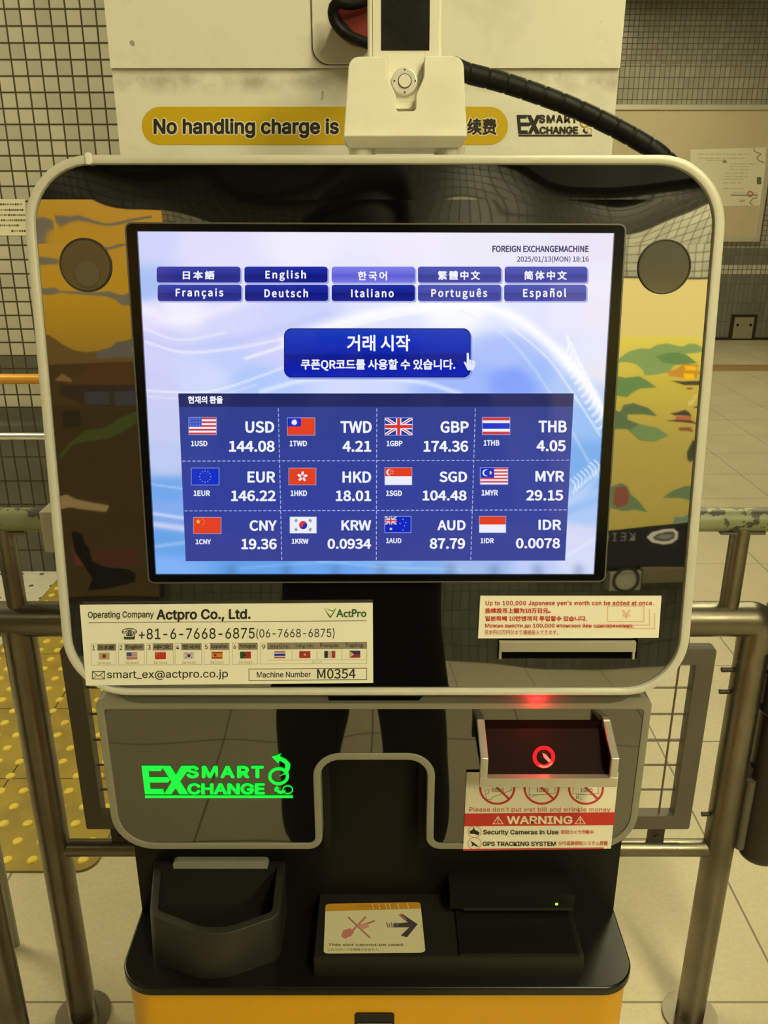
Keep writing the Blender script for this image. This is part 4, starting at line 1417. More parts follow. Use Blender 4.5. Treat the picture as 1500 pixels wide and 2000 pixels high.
# ------------------------------------------------------------------ cream handset terminal on top of the machine
DY = .705
ztop_m = PL.w(0, vT, -.03).z
HT = thing('handset_terminal', (.02, .75, ztop_m), 'cream handset terminal with round dial in a cradle on top of the machine', 'terminal')
PD = tplane((0, DY, 1.545), 7)
cr = PD.pxs([(671, 266), (682, 110), (754, 110), (757, 150), (773, 186), (773, 217), (812, 217), (812, 186), (828, 150), (829, 109), (905, 109), (912, 266)])
cro = round_poly(cr, [.001, .008, .0016, .003, .004, .0024, .0024, .004, .003, .0016, .008, .001], 6)
prism('cradle', cro, -.045, 0, PD, M['cream_plain'], HT, bv=.0016, seg=3)
mp = PD.pxs([(760, 112), (825, 112), (813, 218), (772, 218)])
prism('cradle_well', mp, -.040, -.016, PD, M['cream_plain'], HT)
# foot of the cradle below its seam, and four feet
bz0 = ztop_m + .0118
bs = PD.pxs([(668, 268), (913, 268)])
Pbs = zplane(0)
x0, x1 = bs[0][0], bs[1][0]
yb0 = DY - .004
zs = PD.w(0, PD.px(790, 266.5)[1]).z - .0004
bm = bmesh.new()
add_box(bm, x0, x1, yb0, yb0 + .10, bz0, zs)
for vv in bm.verts:
    if vv.co.z < bz0 + .001:
        vv.co.x = x0 + .006 if vv.co.x < 0.02 else x1 - .006
        if vv.co.y < .75: vv.co.y += .006
bevel(bm, .0065, 4)
bobj('cradle_base', bm, M['cream_plain'], HT)
for fx in (706, 883):
    p = atY(fx, 293, DY + .010)
    for yy in (DY + .014, DY + .08):
        bm = bmesh.new()
        add_tube(bm, [(p.x, yy, ztop_m), (p.x, yy, bz0 + .001)], [.0085, .0105], 24)
        bobj('foot', bm, M['cream_edge'], HT)
# handset standing in the cradle
PH = tplane((0, DY + .012, 1.545), 7)
hb = PH.pxs([(718, 117), (864, 117)])
hy1 = PH.px(790, -150)[1]
ho = round_poly([(hb[0][0], hb[0][1] - .03), (hb[1][0], hb[0][1] - .03), (hb[1][0], hy1), (hb[0][0], hy1)], [.006, .006, .008, .008], 6)
hs = prism('handset', ho, -.020, 0, PH, M['cream_plain'], HT, bv=.0025, seg=3)
fo = PH.pxs([(728, 130), (856, 130)])
prism('handset_face', round_poly([(fo[0][0], fo[0][1] - .03), (fo[1][0], fo[0][1] - .03), (fo[1][0], hy1 - .004), (fo[0][0], hy1 - .004)], .004, 5), .0001, .0010, PH, M['cream_edge'], hs, bv=.0004)
sc = PH.pxs([(744.5, 99.5), (838.5, 99.5)])
prism('handset_screen', [(sc[0][0], sc[0][1]), (sc[1][0], sc[0][1]), (sc[1][0], hy1 - .012), (sc[0][0], hy1 - .012)], .0011, .0014, PH, mat('smudged_dark_screen', (.012, .012, .011), .22, var=.6, vscale=30, var_col=(.03, .03, .028)), hs)
dc = PH.px(790.5, 159, .004)
dr = abs(PH.px(816, 159, .004)[0] - dc[0])
cd_ = lambda k: [(dc[0] + k * dr * cos(2 * pi * i / 40), dc[1] + k * dr * sin(2 * pi * i / 40)) for i in range(40)]
prism('dial_housing', inset(PH.pxs([(757, 105), (828, 105), (826, 150), (812, 190), (812, 200), (773, 200), (773, 190), (759, 150)]), .0004), .0002, .0012, PH, M['cream_plain'], hs)
di = prism('dial', cd_(1.0), .0012, .0052, PH, mat('bright_dial_ring', (.74, .73, .70), .3, .3), hs, bv=.0014, seg=3)
prism('dial_button', cd_(.47), .0053, .0066, PH, M['cream_edge'], hs, bv=.0006)
ring_prism('dial_groove', cd_(.53), cd_(.47), .0052, .0054, PH, M['dark_metal'], hs)
for i in range(4):
    a = pi / 2 * i
    c = (dc[0] + .80 * dr * cos(a), dc[1] + .80 * dr * sin(a))
    prism('dial_mark', [(c[0] + .0007 * cos(q_ * pi / 4), c[1] + .0007 * sin(q_ * pi / 4)) for q_ in range(8)], .0050, .0054, PH, M['dark_metal'], hs)

# black spiral wrapped cable from the terminal down behind the machine
cp = [(880, 128, .765), (910, 142, .768), (975, 159, .775), (1040, 180, .78), (1110, 206, .78), (1180, 238, .775), (1235, 267, .77), (1286, 300, .768), (1324, 344, .77), (1338, 410, .78)]
path = spline([atY(x, y, Y) for x, y, Y in cp] + [Vector((.240, .79, 1.38)), Vector((.215, .80, 1.25)), Vector((.19, .80, 1.10))], 26)
rad = []
acc_l = 0
for i, p in enumerate(path):
    if i: acc_l += (p - path[i - 1]).length
    ph = (acc_l / .0165) % 1.0
    rad.append((.0080 - (.0005 if ph < .07 or ph > .95 else 0)))
cb_o = tube('spiral_wrapped_cable', path, rad, M['rubber'], n=20)
tag(cb_o, 'thick black spiral wrapped cable running from the terminal down behind the machine', 'cable')

# ------------------------------------------------------------------ railing behind the machine
RYF = 1.21
RL = thing('steel_railing', (0, RYF, 0), 'brushed steel railing with mesh infill standing behind the machine', 'railing')
PF = vplane(RYF)
zr = .870; zu = 1.040; zlow = .412
XP0, XP1 = -.588, .592
def post(x, top):
    bm = bmesh.new()
    add_tube(bm, [(x, RYF, .006), (x, RYF, top)], .0262, 24)
    o = bobj('post', bm, M['rail'], RL)
    bm = bmesh.new()
    add_tube(bm, [(x, RYF, 0), (x, RYF, .008)], .052, 28)
    bobj('base_flange', bm, M['rail'], o)
    return o
bm = bmesh.new()
add_tube(bm, [(-1.9, RYF, zr), (XP0 - .02, RYF, zr), (XP1 - .005, RYF, zr)], .0285, 24)
bobj('middle_rail', bm, M['rail'], RL)
# elbow where the thick rail turns down into the right post
bm = bmesh.new()
el = [(XP1 - .006, RYF, zr)]
for i in range(9):
    a = pi / 2 * i / 8
    el.append((XP1 - .004 + .012 * sin(a), RYF, zr - .012 + .012 * cos(a)))
el.append((XP1 + .008, RYF, zr - .05))
add_tube(bm, el, .0284, 24)
bobj('rail_elbow', bm, M['rail'], RL)
bm = bmesh.new()
add_tube(bm, [(XP1 + .030, RYF, zr + .002), (XP1 + .036, RYF, zr + .002), (XP1 + .042, RYF, zr + .002), (1.9, RYF, zr + .002)], [.0285, .031, .0285, .0285], 24)
bobj('rail_extension', bm, M['rail'], RL)
post(XP0, zr); post(XP1 + .006, zr - .03)
bm = bmesh.new(); add_tube(bm, [(-1.9, RYF, zu), (1.9, RYF, zu)], .0185, 20)
o = bobj('top_rail', bm, M['peel'], RL); o['label'] = 'upper rail with peeling green paint'
for x in (-.584, .549, -1.7, 1.7):
    bm = bmesh.new(); add_tube(bm, [(x, RYF, zr + .02), (x, RYF, zu - .012)], .0150, 20)
    st = bobj('stub', bm, M['rail'], RL)
    bm = bmesh.new(); add_box(bm, x - .034, x + .034, RYF - .012, RYF + .012, zu - .0205, zu - .0165); bevel(bm, .001, 1)
    bobj('stub_plate', bm, M['bar'], st)
bm = bmesh.new(); add_tube(bm, [(XP0, RYF, zlow), (XP1, RYF, zlow)], .0155, 20)
bobj('lower_rail', bm, M['rail'], RL)
IX0, IX1, IZ0, IZ1 = -.5235, .537, .461, .820
inf = ring_prism('infill_frame', round_poly([(IX0, IZ0), (IX1, IZ0), (IX1, IZ1), (IX0, IZ1)], .005, 4), round_poly([(IX0 + .031, IZ0 + .029), (IX1 - .031, IZ0 + .029), (IX1 - .031, IZ1 - .029), (IX0 + .031, IZ1 - .029)], .001, 4), -.011, .011, PF, M['bar'], RL, bv=.002)
bm = bmesh.new()
for i in range(7):
    z = IZ1 - .0785 - .0512 * i + .0
    if z < IZ0 + .03: break
    add_tube(bm, [(IX0 + .03, RYF + .002, z), (IX1 - .03, RYF + .002, z)], .0019, 8)
x = .4825
while x > IX0 + .035:
    add_tube(bm, [(x, RYF - .002, IZ0 + .028), (x, RYF - .002, IZ1 - .028)], .0019, 8); x -= .0512
bobj('wire_mesh', bm, M['wire'], inf)
for x in (.483, -.47):
    bm = bmesh.new()
    add_box(bm, x - .014, x + .014, RYF - .004, RYF + .004, zlow + .008, IZ0 + .001); bevel(bm, .0012, 1)
    add_tube(bm, [(x, RYF - .0065, zlow + .028), (x, RYF - .003, zlow + .028)], .004, 12)
    bobj('bracket', bm, M['dark_metal'], RL)
    bm = bmesh.new()
    add_box(bm, x - .010, x + .010, RYF - .004, RYF + .004, IZ1 - .001, zr - .02); bevel(bm, .001, 1)
    bobj('upper_bracket', bm, M['dark_metal'], RL)
for x, y in ((1414, 1308), (1410, 1351), (1375, 1590)):
    p = atY(x, y, RYF)
    bm = bmesh.new(); add_tube(bm, [(p.x - .004, RYF, p.z), (XP1 - .016, RYF, p.z)], [.0042, .0036], 12)
    bobj('screw', bm, M['dark_metal'], RL)

# dark gate post with its hinge at the right
GX = .672
GP = thing('gate_post', (GX, RYF, .39), 'dark metal gate tube with hinge hanging beside the right railing post', 'gate post')
zb_ = atY(1480, 1672, RYF).z; zt_ = .832
bm = bmesh.new(); add_tube(bm, [(GX, RYF, zb_), (GX, RYF, zb_ + .008), (GX, RYF, zb_ + .022), (GX, RYF, zt_)], [.022, .034, .040, .040], 24)
bobj('gate_tube', bm, M['dark_metal'], GP)
za, zb2 = atY(1470, 1645, RYF).z, atY(1470, 1515, RYF).z
bm = bmesh.new(); add_tube(bm, [(GX - .043, RYF - .012, za), (GX - .043, RYF - .012, zb2)], .0085, 16)
bobj('hinge_barrel', bm, M['bar'], GP)
bm = bmesh.new(); add_box(bm, GX - .056, GX - .030, RYF - .006, RYF + .012, za - .004, zb2 + .02); bevel(bm, .004, 2)
bobj('hinge_leaf', bm, M['dark_metal'], GP)
for pz in (atY(1450, 1600, RYF).z, atY(1480, 1340, RYF).z):
    bm = bmesh.new(); add_box(bm, XP1 + .028, GX - .028, RYF - .008, RYF + .010, pz - .028, pz + .028); bevel(bm, .004, 2)
    bobj('hinge_bracket', bm, M['dark_metal'], GP)
zc0, zc1 = atY(1485, 1395, RYF).z, atY(1485, 1305, RYF).z
bm = bmesh.new(); add_tube(bm, [(GX, RYF, zc0), (GX, RYF, zc0 + .012), (GX, RYF, zc1)], [.036, .046, .046], 24)
bobj('collar', bm, M['dark_metal'], GP)

# neighbouring barrier at the lower left corner
NX = -.675
NB = thing('barrier_post', (NX, 1.12, 0), 'dark steel post at the lower left, beside the left railing post', 'post')
bm = bmesh.new(); add_tube(bm, [(NX, 1.12, .006), (NX, 1.12, .95)], .026, 24)
bobj('tube', bm, M['rail'], NB)
bm = bmesh.new(); add_tube(bm, [(NX, 1.12, 0), (NX, 1.12, .008)], .05, 24)
bobj('flange', bm, M['rail'], NB)
fx = atZ(27, 1846, 0)
SB = thing('sign_stand', (fx.x, fx.y, 0), 'flat grey stand leg on the floor behind the lower left post', 'stand')
bm = bmesh.new(); add_box(bm, fx.x - .022, fx.x + .012, fx.y - .004, fx.y + .004, 0, .9); bevel(bm, .001, 1)
bobj('leg', bm, mat('grey_green_sheet', (.26, .26, .20), .5), SB)
bm = bmesh.new(); add_box(bm, fx.x - .0255, fx.x - .0225, fx.y - .006, fx.y + .006, 0, .9)
bobj('rubber_edge', bm, M['black'], SB)
bm = bmesh.new(); add_box(bm, fx.x - .5, fx.x + .010, fx.y - .006, fx.y + .006, .55, .95); bevel(bm, .002, 1)
bobj('sign_panel', bm, M['bar'], SB)

# ------------------------------------------------------------------ things on the left wall
def handrail(name, y0, Y, r, m, label):
    z = atY(40, y0, Y).z
    t = thing(name, (-2.0, Y, z), label, 'handrail')
    bm = bmesh.new(); add_tube(bm, [(-4.6, Y, z), (-.25, Y, z)], r, 20)
    bobj('rail', bm, m, t)
    for x in (-4.2, -3.2, -2.2, -1.2, -.5):
        bm = bmesh.new(); add_tube(bm, [(x, Y + .002, z - r * .8), (x, Y + .03, z - .05), (x, YL, z - .05)], .008, 10)
        bobj('wall_bracket', bm, M['steel'], t)
handrail('wall_handrail', 740, YL - .075, .0195, M['handrail_y'], 'yellow coated upper handrail on the tiled wall')
handrail('wall_handrail', 852, YL - .075, .0150, M['handrail_s'], 'bare steel lower handrail on the tiled wall')
Pl = vplane(YL - .0012)
s = Sheet(Pl, .0)
s.poly([(-60, 389), (49, 389), (52.5, 460), (-56, 460)], (232, 226, 206), 0)
rnd = random.Random(3)
for y, a, b in ((399, -40, 42), (410, -50, 46), (420, -50, 49), (430, -50, 50), (440, -40, 38), (451, 22, 51)):
    x = a
    while x < b:
        w = rnd.uniform(2.0, 4.6)
        k = rnd.random()
        g = 92 + int(60 * k)
        s.rect(x, y - 2 + k, min(x + w, b), y + 2.2 - k, (g, g - 4, g - 30), 1)
        if rnd.random() > .4: s.rect(x + w * .3, y - 2.4, x + w * .55, y + 2.4, (70, 66, 44), 2)
        x += w + rnd.uniform(.4, 1.4)
o = s.build('wall_notice', M['print']); tag(o, 'small white paper notice with lines of text on the left tiled wall', 'notice')

# ------------------------------------------------------------------ things on the far wall
Pq = vplane(YF)
na = Pq.px(1100, 472); nb = Pq.px(1481, 205)
NBX1 = Pq.px(1481, 467)[0]; NBZ0 = na[1]; NBZ1 = nb[1]
NBX0 = .6
BD = thing('notice_board', ((NBX0 + NBX1) / 2, YF, NBZ0), 'large beige notice board with pale frame on the far wall', 'notice board')
Pf = vplane(YF - .001)
oo = [(NBX0, NBZ0), (NBX1, NBZ0), (NBX1, NBZ1), (NBX0, NBZ1)]
ii = [(NBX0 + .05, NBZ0 + .06), (NBX1 - .05, NBZ0 + .06), (NBX1 - .05, NBZ1 - .05), (NBX0 + .05, NBZ1 - .05)]
ring_prism('board_frame', oo, ii, 0, .045, Pf, M['board_frame'], BD, bv=.006)
prism('board_felt', ii, 0, .02, Pf, M['board'], BD)
Pp = vplane(YF - .024)
s = Sheet(Pp, 0)
s.STEP = .001
s.poly([(1349, 292), (1496, 288), (1489, 401), (1346, 404)], (232, 226, 204), 0)
for y, a, b in ((301, 1362, 1465), (309, 1364, 1455), (313, 1380, 1418), (320, 1425, 1478), (325, 1425, 1462), (331, 1425, 1462), (338, 1418, 1460), (345, 1415, 1460), (350, 1412, 1452), (357, 1412, 1448), (368, 1412, 1452)):
    x = a
    while x < b:
        w = rnd.uniform(3, 14); s.rect(x, y - .6, min(x + w, b), y + .7, (196, 188, 164), 1); x += w + rnd.uniform(1, 4)
s.poly([(1415, 311), (1421, 318), (1410, 318)], (150, 130, 130), 1)
s.rect(1478, 346, 1487, 360, (110, 112, 92), 1)
s.rect(1427, 380, 1480, 382.3, (120, 132, 160), 1); s.rect(1430, 376, 1480, 377.4, (188, 190, 186), 1)
s.ring(1465, 379, 6, 2.2, (200, 110, 84), 2, 6, 20)
s.line([(1472, 289), (1474, 296), (1486, 301), (1478, 308), (1482, 314), (1493, 318)], 1.5, (110, 108, 90), 1)
s.line([(1479, 386), (1470, 388), (1464, 396), (1470, 400)], 1.5, (120, 118, 98), 1)
s.rect(1444, 390, 1455, 395, (222, 180, 150), 1)
o = s.build('campaign_poster', M['print']); tag(o, 'white paper poster with small print pinned on the beige notice board', 'poster')
# hatch at the foot of the far wall
h0 = Pq.px(1422, 664); h1 = Pq.px(1479, 614)
HC = thing('access_hatch', ((h0[0] + h1[0]) / 2, YF, 0.02), 'small square steel hatch at the foot of the far wall', 'hatch')
prism('hatch_frame', [(h0[0], .012), (h1[0], .012), (h1[0], h1[1]), (h0[0], h1[1])], 0, .012, Pf, M['dark_metal'], HC)
prism('hatch_plate', [(h0[0] + .035, .02), (h1[0] - .035, .02), (h1[0] - .035, h1[1] - .03), (h0[0] + .035, h1[1] - .03)], .012, .02, Pf, M['hatch'], HC)
for x in (1439, 1464.5):
    c = Pq.px(x, 634)
    prism('hatch_lock', [(c[0] + .014 * cos(i * pi / 8), c[1] + .014 * sin(i * pi / 8)) for i in range(16)], .02, .026, Pf, M['black'], HC)
box('baseboard_far', XM, XR, YF - .012, YF, 0, .03, M['dark_metal'])['kind'] = 'structure'

# ------------------------------------------------------------------ ceiling lamps
lamp_mats = {}
for i, (x, y, e) in enumerate(LAMPS):
    k = ('right' if x > 1 else 'left' if x < -1 else 'middle')
    t = thing('ceiling_lamp', (x, y, CEIL), 'long fluorescent ceiling lamp in the rows above the concourse', 'ceiling lamp', 'ceiling lamps of the concourse')
    bm = bmesh.new(); add_box(bm, x - .14, x + .14, y - .62, y + .62, CEIL - .07, CEIL); bevel(bm, .01, 2)
    bobj('lamp_housing', bm, M['lamp_body'], t)
    if e not in lamp_mats:
        lamp_mats[e] = mat('fluorescent_diffuser', (.8, .8, .8), .5, emit=LAMP_COL, estr=e)
    bm = bmesh.new(); add_box(bm, x - .12, x + .12, y - .6, y + .6, CEIL - .085, CEIL - .0705)
    bobj('diffuser', bm, lamp_mats[e], t)

# ------------------------------------------------------------------ lit murals on the wall behind the photographer (seen in the dark glass)
PBk = Plane((0, YB + .06, 0), (-1, 0, 0), (0, 0, 1))
MR = Mirrored(PBk, PL)
class MuralSheet(Sheet):
    STEP = .0015
    gain = 1.0
    def poly(s, pts, col, layer=0, cols=None):
        k = len(s.c)
        Sheet.poly(s, pts, col, layer, cols)
        s._g(k)
    def text(s, *a, **k_):
        k = len(s.c)
        Sheet.text(s, *a, **k_)
        s._g(k)
    def _g(s, k):
        for i in range(k, len(s.c)):
            c = s.c[i]
            s.c[i] = [tuple(v * s.gain for v in q) for q in c] if isinstance(c[0], (tuple, list)) else tuple(v * s.gain for v in c)

def lit_case(name, pts_px, label, top_px, bot_px):
    a = MR.px(pts_px[0], top_px); b = MR.px(pts_px[1], bot_px)
    u0, u1 = sorted((a[0], b[0])); z0, z1 = sorted((a[1], b[1]))
    t = thing(name, (-(u0 + u1) / 2, YB + .03, z0), label, 'light box')
    prism('case', [(u0 - .012, z0 - .012), (u1 + .012, z0 - .012), (u1 + .012, z1 + .012), (u0 - .012, z1 + .012)], -.059, -.001, PBk, M['dark_metal'], t)
    return t
GAIN = 1.0 / GLASS
# right hand mural: cream head, yellow landscape with green hills and roofs, black foot with lettering
LX = lit_case('lit_mural', (1075, 1440), 'backlit yellow landscape mural with green hills and temple roofs', 545, 1112)
s = MuralSheet(MR); s.gain = GAIN * 1.12
s.poly([(1075, 545), (1440, 545), (1440, 662), (1075, 662)], None, 0, [(214, 188, 104)] * 2 + [(210, 184, 98)] * 2)
s.poly([(1075, 662), (1440, 662), (1440, 770), (1075, 770)], None, 0, [(212, 190, 72)] * 2 + [(186, 164, 58)] * 2)
s.poly([(1075, 770), (1440, 770), (1440, 870), (1075, 870)], None, 0, [(186, 164, 58)] * 2 + [(160, 138, 58)] * 2)
s.poly([(1075, 870), (1440, 870), (1440, 1000), (1165, 1045), (1075, 1045)], None, 0, [(160, 138, 58)] * 2 + [(140, 120, 48)] * 3)
s.poly([(1075, 1043), (1188, 1029), (1341, 1010), (1440, 998), (1440, 1112), (1075, 1112)], (22, 20, 15), 1)
K = lambda pts: [(1170 + x / 3.57, 600 + y / 3.57) for x, y in pts]
def kp(pts, c, L=1): s.poly(K(pts), c, L)
G1, G2, G3, TEAL = (126, 146, 76), (98, 126, 64), (84, 100, 58), (86, 104, 76)
kp([(60, 400), (140, 370), (190, 325), (250, 307), (300, 315), (350, 285), (420, 275), (500, 292), (540, 296), (600, 270), (660, 272), (730, 300), (730, 312), (650, 338), (560, 352), (600, 380), (650, 415), (560, 430), (470, 440), (430, 490), (330, 510), (280, 512), (268, 470), (232, 425), (180, 402), (100, 410)], G1, 1)
kp([(340, 372), (420, 346), (500, 345), (580, 368), (645, 412), (560, 430), (470, 432), (390, 420)], G2, 2)
kp([(40, 540), (130, 505), (180, 525), (250, 515), (290, 545), (350, 600), (260, 605), (212, 640), (190, 668), (130, 655), (60, 670)], G2, 1)
kp([(40, 760), (110, 750), (150, 770), (170, 720), (220, 705), (300, 738), (355, 795), (270, 782), (190, 785), (188, 820), (250, 845), (350, 862), (440, 914), (330, 940), (240, 932), (180, 880), (100, 890), (40, 890)], G3, 1)
kp([(195, 885), (250, 846), (350, 862), (438, 914), (320, 938), (240, 925)], (104, 124, 66), 2)
kp([(40, 1215), (110, 1180), (150, 1205), (170, 1260), (240, 1320), (298, 1388), (200, 1370), (120, 1380), (40, 1360)], G3, 1)
kp([(70, 1215), (135, 1205), (160, 1260), (150, 1330), (90, 1360), (60, 1330)], (112, 62, 40), 2)
kp([(410, 1286), (480, 1235), (560, 1206), (640, 1212), (700, 1240), (700, 1320), (600, 1310), (540, 1290)], G3, 1)
kp([(478, 1475), (500, 1422), (560, 1425), (620, 1395), (700, 1390), (700, 1450)], TEAL, 1)
kp([(410, 490), (480, 468), (540, 428), (650, 425), (660, 440), (640, 445), (645, 470), (690, 485), (680, 498), (640, 500), (640, 530), (520, 528), (440, 520)], (190, 130, 40), 2)
kp([(545, 440), (630, 440), (635, 470), (552, 474)], (232, 178, 20), 3); kp([(535, 498), (615, 498), (615, 535), (545, 535)], (236, 180, 10), 3)
kp([(440, 550), (530, 555), (660, 545), (700, 570), (650, 580), (540, 582)], (66, 54, 40), 2); kp([(555, 598), (608, 598), (595, 612), (560, 612)], (130, 66, 40), 2)
kp([(600, 735), (650, 720), (672, 680), (720, 670), (720, 745), (660, 742)], (62, 60, 50), 2)
kp([(440, 775), (490, 768), (545, 750), (575, 768), (595, 795), (540, 792), (470, 790)], (66, 52, 40), 3)
kp([(480, 795), (590, 795), (590, 830), (480, 835)], (170, 92, 56), 2)
kp([(405, 825), (480, 818), (590, 822), (655, 848), (600, 842), (480, 832)], (74, 54, 40), 3)
kp([(495, 868), (585, 865), (605, 895), (560, 888), (510, 888)], (128, 70, 46), 2)
kp([(560, 1000), (600, 935), (640, 962), (632, 1020), (588, 1058), (565, 1040)], (52, 58, 34), 2)
kp([(610, 640), (640, 650), (600, 720), (565, 720), (570, 690), (600, 680)], (196, 174, 90), 2)
s.text('KEIHAN', 1227, 1036, 1128, 1056, (88, 84, 70), 2, 'sans', 0, 1.25)
sq = K([(290, 1600), (330, 1555), (420, 1525), (490, 1520), (522, 1550), (515, 1610), (470, 1650), (410, 1662), (330, 1645)])
s.poly(sq, (150, 140, 108), 2)
sq = K([(335, 1600), (370, 1570), (430, 1548), (482, 1545), (497, 1565), (490, 1605), (450, 1630), (400, 1636), (350, 1622)])
s.poly(sq, (60, 56, 44), 3)
s.poly(K([(360, 1600), (400, 1572), (480, 1570), (470, 1600), (420, 1618)]), (96, 90, 70), 4)
s.build('lit_picture', M['mural'], LX)
# low cabinet with a dial below it
def low(px0, px1, y0, y1): 
    a = MR.px(px0, y0); b = MR.px(px1, y1)
    return (-max(a[0], b[0]), -min(a[0], b[0]), min(a[1], b[1]), max(a[1], b[1]))
x0, x1, z0, z1 = low(1184, 1238, 1122, 1156)
LC = thing('meter_box', ((x0 + x1) / 2, YB, z0), 'small pale meter box with a round dial on the wall behind the photographer', 'meter box')
box('box_body', x0, x1, YB + .001, YB + .10, z0, z1, mat('pale_meter_box', (.5, .49, .42), .5), LC, .008)
Pm = Plane((0, YB + .10, 0), (-1, 0, 0), (0, 0, 1))
c = (-(x0 + x1) / 2, z0 + (z1 - z0) * .6)
ring_prism('dial_ring', [(c[0] + .07 * cos(i * pi / 16), c[1] + .07 * sin(i * pi / 16)) for i in range(32)], [(c[0] + .055 * cos(i * pi / 16), c[1] + .055 * sin(i * pi / 16)) for i in range(32)], .0005, .008, Pm, M['dark_metal'], LC)
x0, x1, z0, z1 = low(1240, 1340, 1116, 1142)
BN = thing('wall_shelf', ((x0 + x1) / 2, YB, z0), 'brownish low shelf beside the meter box on the wall behind', 'shelf')
box('shelf_body', x0, x1, YB + .001, YB + .12, z0, z1, mat('brown_grey_shelf', (.22, .19, .13), .5), BN, .008)

# left hand mural, glow added: ochre clouds with grey blue streams above brown roofs
LY = lit_case('lit_mural', (40, 330), 'ochre mural with added glow, grey blue streams above darkened brown roofs', 441, 1165)
s = MuralSheet(MR); s.gain = GAIN * 1.0
s.poly([(40, 441), (330, 441), (330, 560), (40, 560)], None, 0, [(172, 126, 38)] * 2 + [(166, 122, 22)] * 2)
s.poly([(40, 560), (330, 560), (330, 700), (40, 700)], None, 0, [(166, 122, 22)] * 2 + [(134, 100, 26)] * 2)
Q = lambda pts: [(x / 3, 400 + y / 3) for x, y in pts]
def qp(pts, c, L=1): s.poly(Q(pts), c, L)
BLG = (100, 92, 66)
qp([(120, 328), (245, 330), (300, 336), (332, 340), (330, 362), (250, 368), (120, 360)], BLG)
qp([(350, 318), (400, 312), (480, 296), (540, 268), (640, 250), (740, 208), (900, 180), (900, 205), (760, 225), (690, 250), (600, 275), (520, 300), (440, 335), (380, 355), (352, 345)], BLG)
qp([(120, 470), (255, 480), (300, 472), (330, 490), (420, 490), (560, 495), (620, 490), (700, 515), (760, 495), (900, 490), (900, 580), (760, 575), (700, 575), (660, 540), (600, 520), (480, 510), (330, 500), (280, 515), (120, 505)], BLG)
qp([(120, 720), (270, 765), (340, 825), (420, 870), (500, 886), (570, 882), (640, 860), (670, 820), (720, 810), (770, 785), (990, 780), (990, 960), (120, 960)], (86, 66, 28), 1)
qp([(560, 890), (640, 862), (672, 822), (720, 812), (780, 786), (990, 784), (990, 935), (780, 925), (680, 925), (580, 935)], (84, 76, 60), 2)
qp([(750, 855), (775, 845), (800, 870), (800, 900), (755, 895)], (140, 104, 30), 3)
s.poly([(40, 715), (330, 715), (330, 800), (40, 800)], (58, 42, 16), 0)  # from here down coloured darker for the weak light low on the mural
s.poly([(40, 800), (330, 800), (330, 1165), (40, 1165)], (50, 37, 15), 0)
qp([(500, 960), (990, 940), (990, 1075), (330, 1085), (520, 1000)], (66, 44, 16), 2)
qp([(300, 1060), (345, 1020), (410, 1058), (400, 1070)], (104, 78, 40), 2)
qp([(330, 1085), (990, 1075), (990, 1195), (480, 1190), (330, 1140)], (44, 34, 20), 3)
qp([(490, 1120), (640, 1110), (640, 1180), (490, 1185)], (50, 46, 42), 4); qp([(660, 1110), (790, 1105), (790, 1185), (660, 1185)], (50, 46, 42), 4)
qp([(340, 1230), (450, 1215), (450, 1300), (340, 1310)], (36, 28, 14), 3)
qp([(330, 1460), (380, 1390), (480, 1320), (600, 1300), (700, 1240), (780, 1215), (990, 1160), (990, 1200), (790, 1275), (640, 1350), (560, 1370), (400, 1400), (340, 1480)], (52, 58, 18), 4)
qp([(355, 1710), (400, 1700), (450, 1730), (540, 1755), (620, 1770), (600, 1795), (480, 1780), (420, 1770), (350, 1785)], (120, 98, 54), 4)
qp([(410, 1890), (440, 1880), (470, 1890), (470, 1920), (500, 1960), (510, 2040), (620, 2090), (780, 2110), (840, 2150), (830, 2210), (640, 2250), (480, 2260), (510, 2180), (480, 2130), (440, 2060), (400, 1990)], (14, 12, 6), 5)
qp([(385, 1960), (410, 1955), (440, 2040), (440, 2085), (390, 2085)], (76, 36, 22), 4); qp([(510, 1960), (840, 1970), (840, 2090), (560, 2080)], (60, 32, 18), 3)
s.build('lit_picture', M['mural'], LY)

# ------------------------------------------------------------------ the photographer, reflected in the glass
PX_ = -.045
def skin(name, V, E_, m, parent, root=0, sub=2):
    me = bpy.data.meshes.new(name)
    org = Vector(V[root][:3])
    me.from_pydata([Vector(v[:3]) - org for v in V], E_, [])
    o = bpy.data.objects.new(name, me); COL.objects.link(o)
    md = o.modifiers.new('Skin', 'SKIN'); md.use_smooth_shade = True
    for i, v in enumerate(V):
        d = me.skin_vertices[0].data[i]
        r = v[3] if len(v) > 3 else .05
        d.radius = (r, v[4] if len(v) > 4 else r)
        d.use_root = (i == root)
    sd = o.modifiers.new('Subdivision', 'SUBSURF'); sd.levels = sub; sd.render_levels = sub
    me.materials.append(m)
    WLOC[o.name] = org
    if parent:
        o.parent = parent; o.location = org - WLOC[parent.name]
    else:
        o.location = org
    return o
def chain(V, E_, pts, a=None):
    for p in pts:
        V.append(p); k = len(V) - 1
        if a is not None: E_.append((a, k))
        a = k
    return a
skin_m = mat('skin', (.50, .32, .23), .55)
cloth = mat('black_padded_coat', (.004, .004, .005), .9, ior=1.12)
trou = mat('black_loose_trousers', (.004, .004, .005), .85)
shoe_m = mat('dark_shoe', (.02, .02, .02), .5)
PE = thing('person', (PX_, -.36, 0), 'person in a black hooded coat and loose black trousers holding up a phone', 'person')
by = -.36
